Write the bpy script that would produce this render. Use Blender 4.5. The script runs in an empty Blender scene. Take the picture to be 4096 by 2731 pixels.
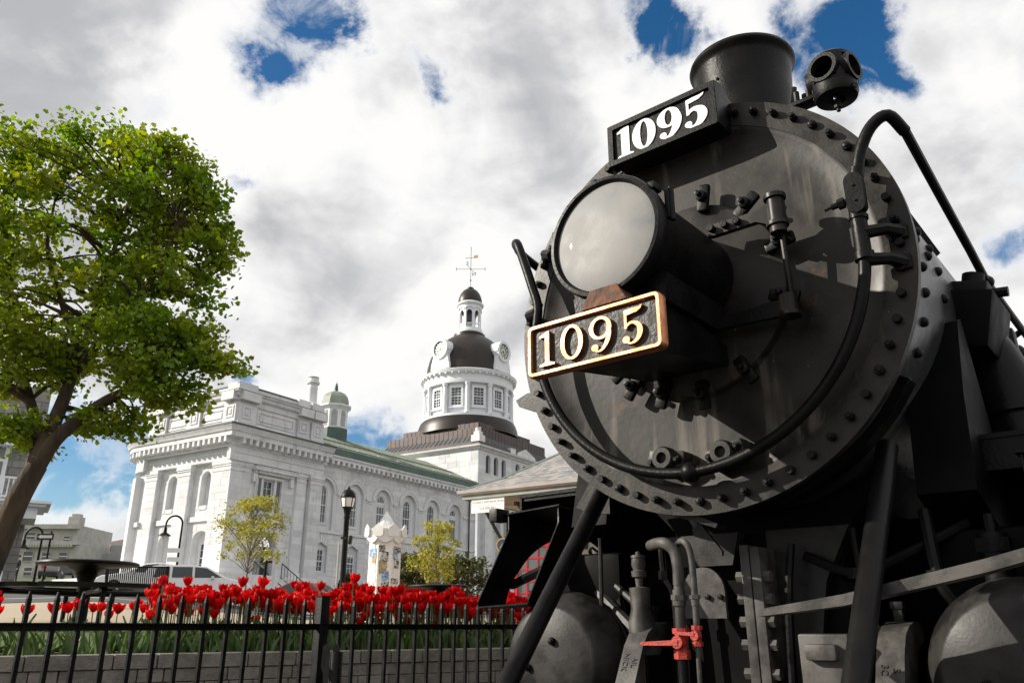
import bpy, bmesh, math, random
import numpy as np
from mathutils import Vector, Matrix
R = math.radians
random.seed(7); rng = np.random.default_rng(11)
scene = bpy.context.scene
COL = scene.collection

# ------------------------------------------------------------------ camera
EYE = 1.4
PITCH = math.atan((2505 - 1365.5) / 3186.0)
cam_d = bpy.data.cameras.new('camera'); cam = bpy.data.objects.new('camera', cam_d); COL.objects.link(cam)
cam.location = (0, 0, EYE); cam.rotation_euler = (math.pi / 2 + PITCH, 0, 0)
cam_d.lens = 28.0; cam_d.sensor_width = 36.0; cam_d.clip_end = 3000; cam_d.clip_start = 0.05
scene.camera = cam

def ray(x, y):      # direction of a photo pixel (4096 wide)
    u = (x - 2048) / 3186.0; v = (y - 1365.5) / 3186.0
    c, s = math.cos(PITCH), math.sin(PITCH)
    return Vector((u, c + v * s, s - v * c))
def at(x, y, Y):    # the point of that sight line at distance Y
    d = ray(x, y); d = d * (Y / d.y)
    return Vector((d.x, d.y, d.z + EYE))

# ------------------------------------------------------------------ sky and sun
TO_SUN = Vector((-1.524, -0.02, 0.76)).normalized()
world = bpy.data.worlds.new('World'); scene.world = world; world.use_nodes = True
nt = world.node_tree; nt.nodes.clear()
def nd(tree, typ, **kw):
    n = tree.nodes.new(typ)
    for k, v in kw.items(): setattr(n, k, v)
    return n
def math_n(tree, op, a, b=None, c=None, clamp=False):
    n = tree.nodes.new('ShaderNodeMath'); n.operation = op; n.use_clamp = clamp
    for i, q in enumerate((a, b, c)):
        if q is None: continue
        if isinstance(q, (int, float)): n.inputs[i].default_value = q
        else: tree.links.new(q, n.inputs[i])
    return n.outputs[0]
def smooth(tree, val, lo, hi, o0=0.0, o1=1.0):
    n = tree.nodes.new('ShaderNodeMapRange'); n.interpolation_type = 'SMOOTHSTEP'
    tree.links.new(val, n.inputs[0])
    for i, q in ((1, lo), (2, hi), (3, o0), (4, o1)): n.inputs[i].default_value = q
    return n.outputs[0]
def build_sky():
    L = nt.links.new
    out = nd(nt, 'ShaderNodeOutputWorld')
    sky = nd(nt, 'ShaderNodeTexSky'); sky.sky_type = 'NISHITA'; sky.sun_disc = False
    sky.sun_elevation = math.asin(TO_SUN.z); sky.sun_rotation = math.atan2(TO_SUN.x, TO_SUN.y)
    sky.air_density = 1.0; sky.dust_density = 0.6; sky.ozone_density = 2.2
    hsv = nd(nt, 'ShaderNodeHueSaturation'); hsv.inputs['Saturation'].default_value = 1.35; hsv.inputs['Value'].default_value = 1.0
    L(sky.outputs[0], hsv.inputs['Color'])
    bg1 = nd(nt, 'ShaderNodeBackground'); bg1.inputs[1].default_value = 0.09; L(hsv.outputs[0], bg1.inputs[0])
    tc = nd(nt, 'ShaderNodeTexCoord'); sep = nd(nt, 'ShaderNodeSeparateXYZ'); L(tc.outputs['Generated'], sep.inputs[0])
    def fbm(scale, detail, rough, off, dist=0.0):
        mp = nd(nt, 'ShaderNodeMapping'); mp.inputs['Location'].default_value = off; mp.inputs['Scale'].default_value = (1, 1, 1.35); L(tc.outputs['Generated'], mp.inputs[0])
        n = nd(nt, 'ShaderNodeTexNoise'); n.inputs['Scale'].default_value = scale; n.inputs['Detail'].default_value = detail
        n.inputs['Roughness'].default_value = rough; n.inputs['Distortion'].default_value = dist
        L(mp.outputs[0], n.inputs['Vector']); return n.outputs[0]
    n1 = fbm(5.0, 9, 0.55, (3.1, 1.7, 0), 0.4)
    n2 = fbm(3.0, 5, 0.48, (9.4, 4.2, 2.0), 0.6)
    n3 = fbm(8.5, 7, 0.52, (1.4, 7.2, 5.0), 0.5)
    cover = math_n(nt, 'ADD', math_n(nt, 'MULTIPLY', n1, 0.60), 0.46)
    # gaps in the cloud deck where blue shows (directions in the sky, width in degrees, depth)
    gaps = [(1270, 0, 2.8, .60), (1170, 60, 3.0, .60), (1110, 190, 2.0, .48), (1075, 300, 1.3, .32), (1330, 70, 1.4, .34), (1680, 240, 1.1, .42), (1725, 330, 1.1, .52), (1775, 410, 1.0, .40), (1610, 180, 1.0, .24), (2630, 20, 1.9, .48), (2700, 110, 1.8, .50), (2740, 200, 1.4, .40), (2610, 190, 1.2, .30),
            (3180, 90, 1.6, .36), (3330, 120, 2.1, .48), (3450, 190, 2.1, .50), (3510, 310, 1.6, .46), (3620, 355, 1.4, .42), (3240, 250, 1.7, .42), (3350, 330, 1.5, .42), (3480, 60, 1.6, .4), (1005, 715, .9, .40), (1430, 1730, 2.0, .54), (1540, 1770, 1.5, .44), (330, 1850, 2.8, .62),
            (560, 1820, 2.4, .60), (150, 1780, 3.0, .60), (450, 1950, 1.5, .42), (980, 1520, 1.1, .44), (4085, 940, 1.6, .42), (4060, 690, .9, .26), (580, 420, 1.4, .18)]
    wn = nd(nt, 'ShaderNodeTexNoise'); wn.inputs['Scale'].default_value = 11.0; wn.inputs['Detail'].default_value = 6; wn.inputs['Roughness'].default_value = .62; L(tc.outputs['Generated'], wn.inputs['Vector'])
    wv_ = nd(nt, 'ShaderNodeVectorMath'); wv_.operation = 'MULTIPLY_ADD'; L(wn.outputs['Color'], wv_.inputs[0]); wv_.inputs[1].default_value = (.12, .12, .12)
    wa = nd(nt, 'ShaderNodeVectorMath'); wa.operation = 'ADD'; L(tc.outputs['Generated'], wa.inputs[0]); wa.inputs[1].default_value = (-.06, -.06, -.06); L(wa.outputs[0], wv_.inputs[2])
    gsum = 0.0
    wz_ = nd(nt, 'ShaderNodeVectorMath'); wz_.operation = 'NORMALIZE'; L(wv_.outputs[0], wz_.inputs[0])
    for (x, y, deg, amp) in gaps:
        d = ray(x, y).normalized()
        vm = nd(nt, 'ShaderNodeVectorMath'); vm.operation = 'DOT_PRODUCT'; L(wz_.outputs[0], vm.inputs[0]); vm.inputs[1].default_value = d
        e = math_n(nt, 'EXPONENT', math_n(nt, 'MULTIPLY', math_n(nt, 'SUBTRACT', vm.outputs['Value'], 1.0), 2.0 / R(deg) ** 2))
        gsum = math_n(nt, 'ADD', gsum, math_n(nt, 'MULTIPLY', e, amp))
    gsum = math_n(nt, 'MINIMUM', gsum, .66)
    wisp = smooth(nt, fbm(11.0, 8, .6, (2.2, 5.1, 1.0), .5), .30, .69, 1.42, .5)
    cover = math_n(nt, 'SUBTRACT', cover, math_n(nt, 'MULTIPLY', gsum, wisp))
    mask = smooth(nt, cover, 0.12, 0.72)
    thick = smooth(nt, cover, 0.50, 0.78)
    # bright billows and grey undersides
    g = math_n(nt, 'ADD', math_n(nt, 'MULTIPLY', n2, 0.68), math_n(nt, 'MULTIPLY', n3, 0.32))
    rel = math_n(nt, 'SUBTRACT', n1, fbm(5.0, 7, 0.52, (3.02, 1.7, .05), 0.4))
    g = math_n(nt, 'SUBTRACT', g, math_n(nt, 'MULTIPLY', rel, 0.55))
    for (x, y, deg, amp) in ((60, 180, 9.0, .20), (420, 60, 5.0, .10), (800, 330, 5.0, -.14), (1500, 480, 5.0, -.08), (2050, 420, 6.0, .06), (1250, 1050, 5.0, .05), (1900, 1150, 5.0, -.06), (3900, 300, 7.0, .06), (1750, 130, 4.0, -.08)):
        d = ray(x, y).normalized()       # where the deck is thick and grey, where it is thin and bright
        vm = nd(nt, 'ShaderNodeVectorMath'); vm.operation = 'DOT_PRODUCT'; L(wz_.outputs[0], vm.inputs[0]); vm.inputs[1].default_value = d
        g = math_n(nt, 'ADD', g, math_n(nt, 'MULTIPLY', math_n(nt, 'EXPONENT', math_n(nt, 'MULTIPLY', math_n(nt, 'SUBTRACT', vm.outputs['Value'], 1.0), 2.0 / R(deg) ** 2)), amp))
    grey = math_n(nt, 'MULTIPLY', smooth(nt, g, 0.42, 0.70), thick)
    mix = nd(nt, 'ShaderNodeMix'); mix.data_type = 'RGBA'; L(grey, mix.inputs[0])
    mix.inputs[6].default_value = (0.745, 0.74, 0.735, 1); mix.inputs[7].default_value = (0.37, 0.375, 0.39, 1)
    bg2 = nd(nt, 'ShaderNodeBackground'); L(mix.outputs[2], bg2.inputs[0]); bg2.inputs[1].default_value = 1.0
    ms = nd(nt, 'ShaderNodeMixShader'); L(mask, ms.inputs[0]); L(bg1.outputs[0], ms.inputs[1]); L(bg2.outputs[0], ms.inputs[2])
    L(ms.outputs[0], out.inputs[0])
build_sky()
sun_d = bpy.data.lights.new('sun', 'SUN'); sun = bpy.data.objects.new('sun', sun_d); COL.objects.link(sun)
sun_d.energy = 5.0; sun_d.angle = R(0.5); sun_d.color = (1.0, 0.93, 0.82)
sun.rotation_euler = (-TO_SUN).to_track_quat('-Z', 'Y').to_euler()
vs = scene.view_settings; vs.view_transform = 'Standard'; vs.look = 'None'; vs.exposure = 0.42; vs.gamma = 1.0; vs.use_curve_mapping = False
scene.render.engine = 'CYCLES'

# ------------------------------------------------------------------ materials
MATS = {}
def pbr(name, c1, c2=None, rough=0.6, metal=0.0, scale=4.0, bump=0.0, bscale=30.0, rand=0.0, spec=0.5, island=0.0,
        specks=None, streak=None, rust=None, rough2=None, transl=0.0, coat=0.0, stretch=(1, 1, 1), contrast=(0.35, 0.65)):
    m = bpy.data.materials.new(name); m.use_nodes = True; t = m.node_tree; L = t.links.new
    b = t.nodes['Principled BSDF']; outn = t.nodes['Material Output']
    b.inputs['Roughness'].default_value = rough; b.inputs['Metallic'].default_value = metal
    b.inputs['Specular IOR Level'].default_value = spec; b.inputs['Coat Weight'].default_value = coat
    geo = nd(t, 'ShaderNodeNewGeometry')
    mp = nd(t, 'ShaderNodeMapping'); mp.inputs['Scale'].default_value = stretch; L(geo.outputs['Position'], mp.inputs[0])
    n = nd(t, 'ShaderNodeTexNoise'); n.inputs['Scale'].default_value = scale; n.inputs['Detail'].default_value = 6; n.inputs['Roughness'].default_value = 0.6
    L(mp.outputs[0], n.inputs['Vector'])
    fac = smooth(t, n.outputs[0], *contrast)
    c2 = c2 or c1
    mx = nd(t, 'ShaderNodeMix'); mx.data_type = 'RGBA'; L(fac, mx.inputs[0])
    mx.inputs[6].default_value = (*c1, 1); mx.inputs[7].default_value = (*c2, 1)
    col = mx.outputs[2]
    if streak:   # (colour, scale_across, threshold, amount) vertical run-off marks
        sc, sx, th, am = streak
        mp2 = nd(t, 'ShaderNodeMapping'); mp2.inputs['Scale'].default_value = (sx, sx, sx * 0.06); L(geo.outputs['Position'], mp2.inputs[0])
        ns = nd(t, 'ShaderNodeTexNoise'); ns.inputs['Scale'].default_value = 1.0; ns.inputs['Detail'].default_value = 5; L(mp2.outputs[0], ns.inputs['Vector'])
        nb = nd(t, 'ShaderNodeTexNoise'); nb.inputs['Scale'].default_value = 3.0; nb.inputs['Detail'].default_value = 3; L(geo.outputs['Position'], nb.inputs['Vector'])
        f = math_n(t, 'MULTIPLY', math_n(t, 'MULTIPLY', smooth(t, ns.outputs[0], th, th + 0.14), smooth(t, nb.outputs[0], 0.4, 0.62)), am)
        m2 = nd(t, 'ShaderNodeMix'); m2.data_type = 'RGBA'; L(f, m2.inputs[0]); L(col, m2.inputs[6]); m2.inputs[7].default_value = (*sc, 1); col = m2.outputs[2]
    if rust:     # (colour, scale, threshold) patches where the paint has gone
        sc, ss, th = rust
        ns = nd(t, 'ShaderNodeTexNoise'); ns.inputs['Scale'].default_value = ss; ns.inputs['Detail'].default_value = 8; ns.inputs['Roughness'].default_value = 0.68; L(geo.outputs['Position'], ns.inputs['Vector'])
        m2 = nd(t, 'ShaderNodeMix'); m2.data_type = 'RGBA'; L(smooth(t, ns.outputs[0], th, th + 0.10, 0.0, .8), m2.inputs[0]); L(col, m2.inputs[6]); m2.inputs[7].default_value = (*sc, 1); col = m2.outputs[2]
    if specks:   # (colour, scale, threshold)
        sc, ss, th = specks
        ns = nd(t, 'ShaderNodeTexNoise'); ns.inputs['Scale'].default_value = ss; ns.inputs['Detail'].default_value = 4; ns.inputs['Roughness'].default_value = 0.7; L(geo.outputs['Position'], ns.inputs['Vector'])
        m2 = nd(t, 'ShaderNodeMix'); m2.data_type = 'RGBA'; L(smooth(t, ns.outputs[0], th, th + 0.05), m2.inputs[0]); L(col, m2.inputs[6]); m2.inputs[7].default_value = (*sc, 1); col = m2.outputs[2]
    if rand or island:
        if island: src = geo.outputs['Random Per Island']; a = island
        else: src = nd(t, 'ShaderNodeObjectInfo').outputs['Random']; a = rand
        h = nd(t, 'ShaderNodeHueSaturation'); L(col, h.inputs['Color'])
        mr = nd(t, 'ShaderNodeMapRange'); L(src, mr.inputs[0]); mr.inputs[3].default_value = 1 - a; mr.inputs[4].default_value = 1 + a
        L(mr.outputs[0], h.inputs['Value']); col = h.outputs[0]
    L(col, b.inputs['Base Color'])
    if rough2 is not None: L(smooth(t, n.outputs[0], 0.35, 0.65, rough, rough2), b.inputs['Roughness'])
    if bump:
        nb = nd(t, 'ShaderNodeTexNoise'); nb.inputs['Scale'].default_value = bscale; nb.inputs['Detail'].default_value = 5; L(mp.outputs[0], nb.inputs['Vector'])
        bp = nd(t, 'ShaderNodeBump'); bp.inputs['Strength'].default_value = bump; bp.inputs['Distance'].default_value = 0.02; L(nb.outputs[0], bp.inputs['Height']); L(bp.outputs[0], b.inputs['Normal'])
    if transl:
        tr = nd(t, 'ShaderNodeBsdfTranslucent'); h = nd(t, 'ShaderNodeHueSaturation'); h.inputs['Value'].default_value = 1.5; h.inputs['Saturation'].default_value = 1.1; L(col, h.inputs['Color']); L(h.outputs[0], tr.inputs[0])
        ms = nd(t, 'ShaderNodeMixShader'); ms.inputs[0].default_value = transl; L(b.outputs[0], ms.inputs[1]); L(tr.outputs[0], ms.inputs[2]); L(ms.outputs[0], outn.inputs[0])
    MATS[name] = m; return m
def glass(name, col, rough=0.05, alpha=None):
    m = bpy.data.materials.new(name); m.use_nodes = True; b = m.node_tree.nodes['Principled BSDF']
    b.inputs['Base Color'].default_value = (*col, 1); b.inputs['Roughness'].default_value = rough; b.inputs['Specular IOR Level'].default_value = 0.6
    b.inputs['Coat Weight'].default_value = 0.2; b.inputs['Coat Roughness'].default_value = 0.03
    if alpha is not None:
        b.inputs['Transmission Weight'].default_value = alpha; b.inputs['IOR'].default_value = 1.05
    MATS[name] = m; return m
M = MATS
pbr('black_paint', (.0025, .0024, .0023), (.006, .0057, .0054), rough=.36, rough2=.46, spec=.15, scale=6, bump=.10, bscale=60, specks=((.16, .155, .15), 55, .74))
pbr('black_front', (.007, .0064, .0056), (.028, .0245, .0208), rough=.36, rough2=.47, spec=.21, rust=((.075, .036, .018), 4.5, .60), scale=3.2, bump=.03, bscale=30, specks=((.22, .22, .21), 46, .70), streak=((.10, .088, .074), 13, .53, .8))
pbr('black_ring', (.010, .0092, .0082), (.030, .027, .0235), rough=.36, rough2=.47, spec=.23, rust=((.08, .04, .02), 7.0, .60), scale=7, bump=.06, bscale=70, specks=((.2, .19, .18), 60, .70), streak=((.085, .062, .045), 18, .58, .6))
pbr('black_cast', (.008, .0075, .007), (.027, .025, .023), rough=.42, rough2=.52, spec=.28, scale=9, bump=.05, bscale=80, specks=((.16, .155, .15), 70, .70))
pbr('deep_black', (.0015, .0015, .0015), (.0035, .0033, .0031), rough=.5, rough2=.6, spec=.07, scale=8)  # deeper, less glossy black than the general paint
pbr('grey_cast', (.032, .030, .0275), (.088, .082, .0755), rough=.45, rough2=.55, spec=.3, scale=9, bump=.06, bscale=80, specks=((.22, .215, .21), 70, .70))
pbr('black_iron', (.003, .003, .0031), (.007, .0068, .0065), rough=.40, rough2=.5, spec=.16, scale=12, bump=.1, bscale=90)
pbr('boiler_jacket', (.016, .0175, .019), (.040, .043, .045), rough=.26, rough2=.42, spec=.5, scale=3, bump=.08, bscale=20, streak=((.10, .11, .11), 9, .52, .6))
pbr('plate_field', (.010, .009, .008), (.030, .026, .021), rough=.4, rough2=.6, scale=18, bump=.22, bscale=70, spec=.3, specks=((.10, .09, .075), 90, .66))
pbr('brass', (.62, .27, .15), (.46, .185, .085), rough=.34, rough2=.48, metal=1.0, scale=14, bump=.06, bscale=60)
pbr('white_paint', (.80, .80, .79), (.74, .74, .73), rough=.5, scale=12)
pbr('red_valve', (.30, .022, .014), (.44, .042, .026), rough=.5, rough2=.65, scale=30, bump=.25, bscale=120, specks=((.10, .03, .02), 110, .60))
pbr('rust', (.16, .06, .025), (.05, .03, .02), rough=.8, scale=25, bump=.4)
pbr('limestone', (.66, .665, .675), (.565, .57, .585), rough=.85, scale=.9, bump=.08, bscale=8, rand=.12, streak=((.38, .375, .37), 2.4, .56, .5))
pbr('limestone_trim', (.68, .68, .685), (.59, .59, .60), rough=.8, scale=1.6, bump=.05, bscale=10, rand=.05, streak=((.28, .27, .26), 3.0, .54, .6))
pbr('grey_ashlar', (.30, .29, .275), (.22, .215, .205), rough=.9, scale=1.2, bump=.2, bscale=6, rand=.10)
pbr('far_stone', (.50, .48, .45), (.40, .385, .36), rough=.9, scale=1.0, bump=.1, bscale=6)
pbr('white_wood', (.76, .78, .80), (.71, .73, .76), rough=.5, scale=2)
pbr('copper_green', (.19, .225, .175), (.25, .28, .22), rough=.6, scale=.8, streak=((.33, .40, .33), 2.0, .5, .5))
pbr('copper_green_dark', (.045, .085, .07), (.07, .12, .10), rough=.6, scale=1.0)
pbr('copper_brown', (.042, .028, .026), (.072, .046, .040), rough=.45, metal=.2, scale=1.2, rand=.16)
pbr('copper_dome', (.011, .0085, .0075), (.026, .017, .013), rough=.42, metal=.25, scale=.5, stretch=(1, 1, .4))
pbr('lead', (.06, .063, .068), (.09, .092, .095), rough=.6, scale=2)
pbr('slate', (.30, .275, .255), (.20, .20, .205), rough=.7, scale=3, bump=.15, bscale=14, rand=.24)
pbr('sage_trim', (.25, .285, .255), (.21, .24, .215), rough=.5, scale=3)
pbr('gutter', (.42, .40, .37), (.34, .33, .31), rough=.4, scale=3)
pbr('stucco', (.42, .36, .30), (.34, .30, .25), rough=.9, scale=2)
pbr('timber_dark', (.035, .033, .03), (.05, .046, .04), rough=.6, scale=5)
pbr('block', (.225, .20, .172), (.15, .134, .117), rough=.95, scale=9, bump=.5, bscale=60, rand=.12)
pbr('soil', (.030, .022, .016), (.055, .04, .03), rough=1.0, scale=14, bump=.8, bscale=40)
pbr('gravel', (.11, .105, .10), (.07, .068, .064), rough=.95, scale=20, bump=.6, bscale=60)
pbr('lawn', (.075, .10, .03), (.05, .075, .02), rough=1.0, scale=6, bump=.5, bscale=50)
pbr('asphalt', (.055, .055, .057), (.075, .074, .073), rough=.9, scale=8, bump=.2, bscale=80)
pbr('paver_tan', (.40, .33, .24), (.34, .28, .20), rough=.9, scale=5, bump=.2, bscale=40)
pbr('concrete', (.40, .39, .37), (.33, .325, .31), rough=.9, scale=3)
pbr('bark', (.085, .057, .034), (.035, .025, .017), rough=.95, scale=8, bump=1.0, bscale=24, stretch=(1, 1, .22))
pbr('bark_pale', (.23, .20, .165), (.15, .13, .11), rough=.9, scale=14, bump=.4, bscale=40, stretch=(1, 1, .3))
pbr('leaf', (.13, .225, .012), (.25, .28, .018), rough=.5, scale=1.1, island=.40, transl=.42, spec=.35)
pbr('leaf_yellow', (.27, .28, .05), (.36, .31, .06), rough=.55, scale=3, island=.35, transl=.4, spec=.3)
pbr('leaf_dark', (.045, .060, .014), (.075, .060, .016), rough=.5, scale=2.5, island=.45, transl=.25, spec=.4)
pbr('tulip_red', (.50, .002, .004), (.64, .006, .005), rough=.45, scale=30, rand=.28, transl=.28, spec=.2)
pbr('tulip_green', (.075, .135, .04), (.125, .19, .06), rough=.45, scale=15, rand=.25, transl=.25)
pbr('car_white', (.78, .78, .78), rough=.22, coat=.8, scale=1)
pbr('car_red', (.40, .035, .025), rough=.22, coat=.8, scale=1)
pbr('car_dark', (.02, .022, .025), rough=.22, coat=.8, scale=1)
pbr('tyre', (.02, .02, .02), rough=.85, scale=10)
pbr('alloy', (.45, .45, .46), rough=.3, metal=.8, scale=4)
pbr('skin', (.50, .30, .22), rough=.6, scale=8)
pbr('navy_cloth', (.014, .017, .026), (.022, .025, .034), rough=.9, scale=20)
pbr('hair_dark', (.02, .014, .01), rough=.7, scale=30)
pbr('sign_white', (.78, .77, .74), (.70, .69, .67), rough=.5, scale=6)
pbr('sign_grey', (.34, .33, .32), rough=.6, scale=6)
pbr('sign_black', (.012, .012, .012), rough=.4, scale=6)
pbr('paper_a', (.80, .78, .75), (.62, .60, .58), rough=.85, scale=24, rand=.12)
pbr('paper_blue', (.10, .22, .42), (.45, .55, .66), rough=.8, scale=18, rand=.2, contrast=(.45, .55))
pbr('paper_dark', (.06, .06, .06), (.55, .53, .5), rough=.8, scale=20, rand=.2, contrast=(.45, .55))
pbr('paper_pink', (.75, .38, .32), (.78, .62, .56), rough=.8, scale=16, rand=.15)
pbr('paper_brown', (.30, .17, .06), (.55, .45, .3), rough=.8, scale=22, rand=.15)
pbr('booth_red', (.55, .02, .03), (.48, .018, .025), rough=.35, scale=6)
pbr('cream', (.62, .56, .45), (.55, .50, .40), rough=.85, scale=2)
pbr('brick_red', (.26, .07, .045), (.2, .055, .04), rough=.9, scale=4)
pbr('grey_render', (.40, .40, .40), (.34, .34, .34), rough=.9, scale=2)
pbr('gold', (.75, .5, .12), rough=.3, metal=1.0, scale=5)
pbr('emblem_blue', (.05, .18, .45), rough=.5, scale=5)
pbr('clock_face', (.60, .66, .54), (.55, .62, .50), rough=.4, scale=3)
pbr('clock_dark', (.028, .045, .04), rough=.5, scale=3)
pbr('verdigris', (.13, .22, .17), (.09, .15, .12), rough=.6, scale=3)
pbr('steel_rail', (.12, .10, .09), (.08, .065, .055), rough=.5, metal=.6, scale=9)
glass('window_glass', (.045, .052, .06), .06)
glass('window_pale', (.12, .127, .13), .10)
glass('lamp_frost', (.70, .68, .62), .35)
glass('car_glass', (.02, .025, .03), .04)
glass('tail_red', (.6, .02, .01), .2)
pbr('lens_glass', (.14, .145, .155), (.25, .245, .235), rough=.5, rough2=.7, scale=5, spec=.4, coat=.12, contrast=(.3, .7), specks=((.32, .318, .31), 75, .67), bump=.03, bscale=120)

def painted_lens_glow():  # pale glow painted into the lens colour, fading out towards the rim
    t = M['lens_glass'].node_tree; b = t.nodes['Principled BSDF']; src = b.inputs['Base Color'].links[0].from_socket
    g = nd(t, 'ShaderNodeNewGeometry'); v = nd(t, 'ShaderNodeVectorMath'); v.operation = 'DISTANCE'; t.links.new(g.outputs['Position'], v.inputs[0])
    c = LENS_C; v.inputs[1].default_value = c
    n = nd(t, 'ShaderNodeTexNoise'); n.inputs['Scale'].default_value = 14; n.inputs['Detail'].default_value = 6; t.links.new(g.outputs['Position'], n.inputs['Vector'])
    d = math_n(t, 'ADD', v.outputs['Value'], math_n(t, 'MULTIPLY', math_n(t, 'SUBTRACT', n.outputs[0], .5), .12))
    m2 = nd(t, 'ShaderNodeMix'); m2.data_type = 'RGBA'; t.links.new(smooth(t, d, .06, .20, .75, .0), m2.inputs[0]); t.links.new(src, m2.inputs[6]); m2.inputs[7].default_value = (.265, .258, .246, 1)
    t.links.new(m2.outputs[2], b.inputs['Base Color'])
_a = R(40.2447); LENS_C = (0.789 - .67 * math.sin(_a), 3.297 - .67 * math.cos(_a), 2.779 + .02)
painted_lens_glow()

# ------------------------------------------------------------------ mesh building
def crom(pts, k=6, closed=False):
    P = [Vector(p) for p in pts]; n = len(P); out = []
    for i in range(n if closed else n - 1):
        p0 = P[(i - 1) % n] if (closed or i > 0) else P[i] * 2 - P[i + 1]
        p1, p2 = P[i], P[(i + 1) % n]
        p3 = P[(i + 2) % n] if (closed or i < n - 2) else P[i + 1] * 2 - P[i]
        for j in range(k):
            t = j / k
            out.append(0.5 * ((2 * p1) + (p2 - p0) * t + (2 * p0 - 5 * p1 + 4 * p2 - p3) * t * t + (3 * p1 - p0 - 3 * p2 + p3) * t ** 3))
    if not closed: out.append(P[-1])
    return out
def frame_of(d):
    d = d.normalized(); a = Vector((0, 0, 1)) if abs(d.z) < .9 else Vector((1, 0, 0))
    u = d.cross(a).normalized(); return u, d.cross(u).normalized()
class MB:
    def __init__(s): s.v = []; s.f = []
    def add(s, vs, fs, T=None):
        o = len(s.v)
        s.v += [tuple(T @ Vector(p)) for p in vs] if T is not None else [tuple(p) for p in vs]
        s.f += [tuple(i + o for i in f) for f in fs]; return s
    def box(s, c, d, T=None, bev=0.0):
        x, y, z = d[0] / 2, d[1] / 2, d[2] / 2; c = Vector(c)
        if bev <= 0:
            vs = [Vector((a * x, b * y, e * z)) + c for a in (-1, 1) for b in (-1, 1) for e in (-1, 1)]
            fs = [(0, 1, 3, 2), (4, 6, 7, 5), (0, 4, 5, 1), (2, 3, 7, 6), (0, 2, 6, 4), (1, 5, 7, 3)]
            return s.add(vs, fs, T)
        bm = bmesh.new(); bmesh.ops.create_cube(bm, size=1.0)
        for v in bm.verts: v.co = Vector((v.co.x * d[0], v.co.y * d[1], v.co.z * d[2])) + c
        bmesh.ops.bevel(bm, geom=bm.edges[:], offset=bev, segments=2, affect='EDGES', profile=.6)
        bm.verts.index_update()
        s.add([v.co.copy() for v in bm.verts], [[v.index for v in f.verts] for f in bm.faces], T); bm.free(); return s
    def tube(s, pts, r, n=10, cap=True, closed=False, T=None):
        P = [Vector(p) for p in pts]; m = len(P); rr = r if isinstance(r, (list, tuple)) else [r] * m
        vs = []; fs = []; u = None
        for i in range(m):
            a = P[(i - 1) % m] if (closed or i > 0) else P[i]; b = P[(i + 1) % m] if (closed or i < m - 1) else P[i]
            d = (b - a).normalized()
            if u is None: u, w = frame_of(d)
            else:
                u = (u - d * u.dot(d)); u = u.normalized() if u.length > 1e-6 else frame_of(d)[0]
            w = d.cross(u)
            for k in range(n):
                an = 2 * math.pi * k / n; vs.append(P[i] + (u * math.cos(an) + w * math.sin(an)) * rr[i])
        for i in range(m if closed else m - 1):
            for k in range(n):
                a = i * n + k; b = i * n + (k + 1) % n; c = ((i + 1) % m) * n + (k + 1) % n; e = ((i + 1) % m) * n + k
                fs.append((a, b, c, e))
        if cap and not closed: fs += [tuple(range(n))[::-1], tuple(range((m - 1) * n, m * n))]
        return s.add(vs, fs, T)
    def cyl(s, a, b, r, r2=None, n=16, cap=True, T=None):
        return s.tube([a, b], [r, r if r2 is None else r2], n, cap, T=T)
    def lathe(s, prof, n=32, T=None, a0=0.0, a1=2 * math.pi):
        full = abs(a1 - a0 - 2 * math.pi) < 1e-6; m = n if full else n + 1; vs = []; fs = []
        for (r, z) in prof:
            for k in range(m):
                an = a0 + (a1 - a0) * k / n; vs.append((r * math.cos(an), r * math.sin(an), z))
        for i in range(len(prof) - 1):
            for k in range(n):
                a = i * m + k; b = i * m + (k + 1) % m
                fs.append((a, b, b + m, a + m))
        return s.add(vs, fs, T)
    def prism(s, poly, w0, w1, f=None):
        n = len(poly); f = f or (lambda u, v, w: (u, v, w))
        vs = [f(u, v, w0) for u, v in poly] + [f(u, v, w1) for u, v in poly]
        fs = [tuple(range(n))[::-1], tuple(range(n, 2 * n))] + [(i, (i + 1) % n, n + (i + 1) % n, n + i) for i in range(n)]
        return s.add(vs, fs)
    def ring(s, outer, inner, w0, w1, f=None, closed=True):
        n = len(outer); f = f or (lambda u, v, w: (u, v, w))
        vs = [f(*p, w0) for p in outer] + [f(*p, w0) for p in inner] + [f(*p, w1) for p in outer] + [f(*p, w1) for p in inner]
        fs = []
        for i in range(n if closed else n - 1):
            j = (i + 1) % n
            fs += [(i, j, n + j, n + i), (2 * n + i, 3 * n + i, 3 * n + j, 2 * n + j), (i, 2 * n + i, 2 * n + j, j), (n + i, n + j, 3 * n + j, 3 * n + i)]
        if not closed:
            for i in (0, n - 1): fs.append((i, n + i, 3 * n + i, 2 * n + i))
        return s.add(vs, fs)
    def sphere(s, c, r, n=12, sc=(1, 1, 1), T=None):
        vs = []; fs = []; m = n // 2 + 1; c = Vector(c)
        for i in range(m):
            th = math.pi * i / (m - 1)
            for k in range(n):
                ph = 2 * math.pi * k / n
                vs.append(c + Vector((r * sc[0] * math.sin(th) * math.cos(ph), r * sc[1] * math.sin(th) * math.sin(ph), r * sc[2] * math.cos(th))))
        for i in range(m - 1):
            for k in range(n): fs.append((i * n + k, (i + 1) * n + k, (i + 1) * n + (k + 1) % n, i * n + (k + 1) % n))
        return s.add(vs, fs, T)
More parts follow.
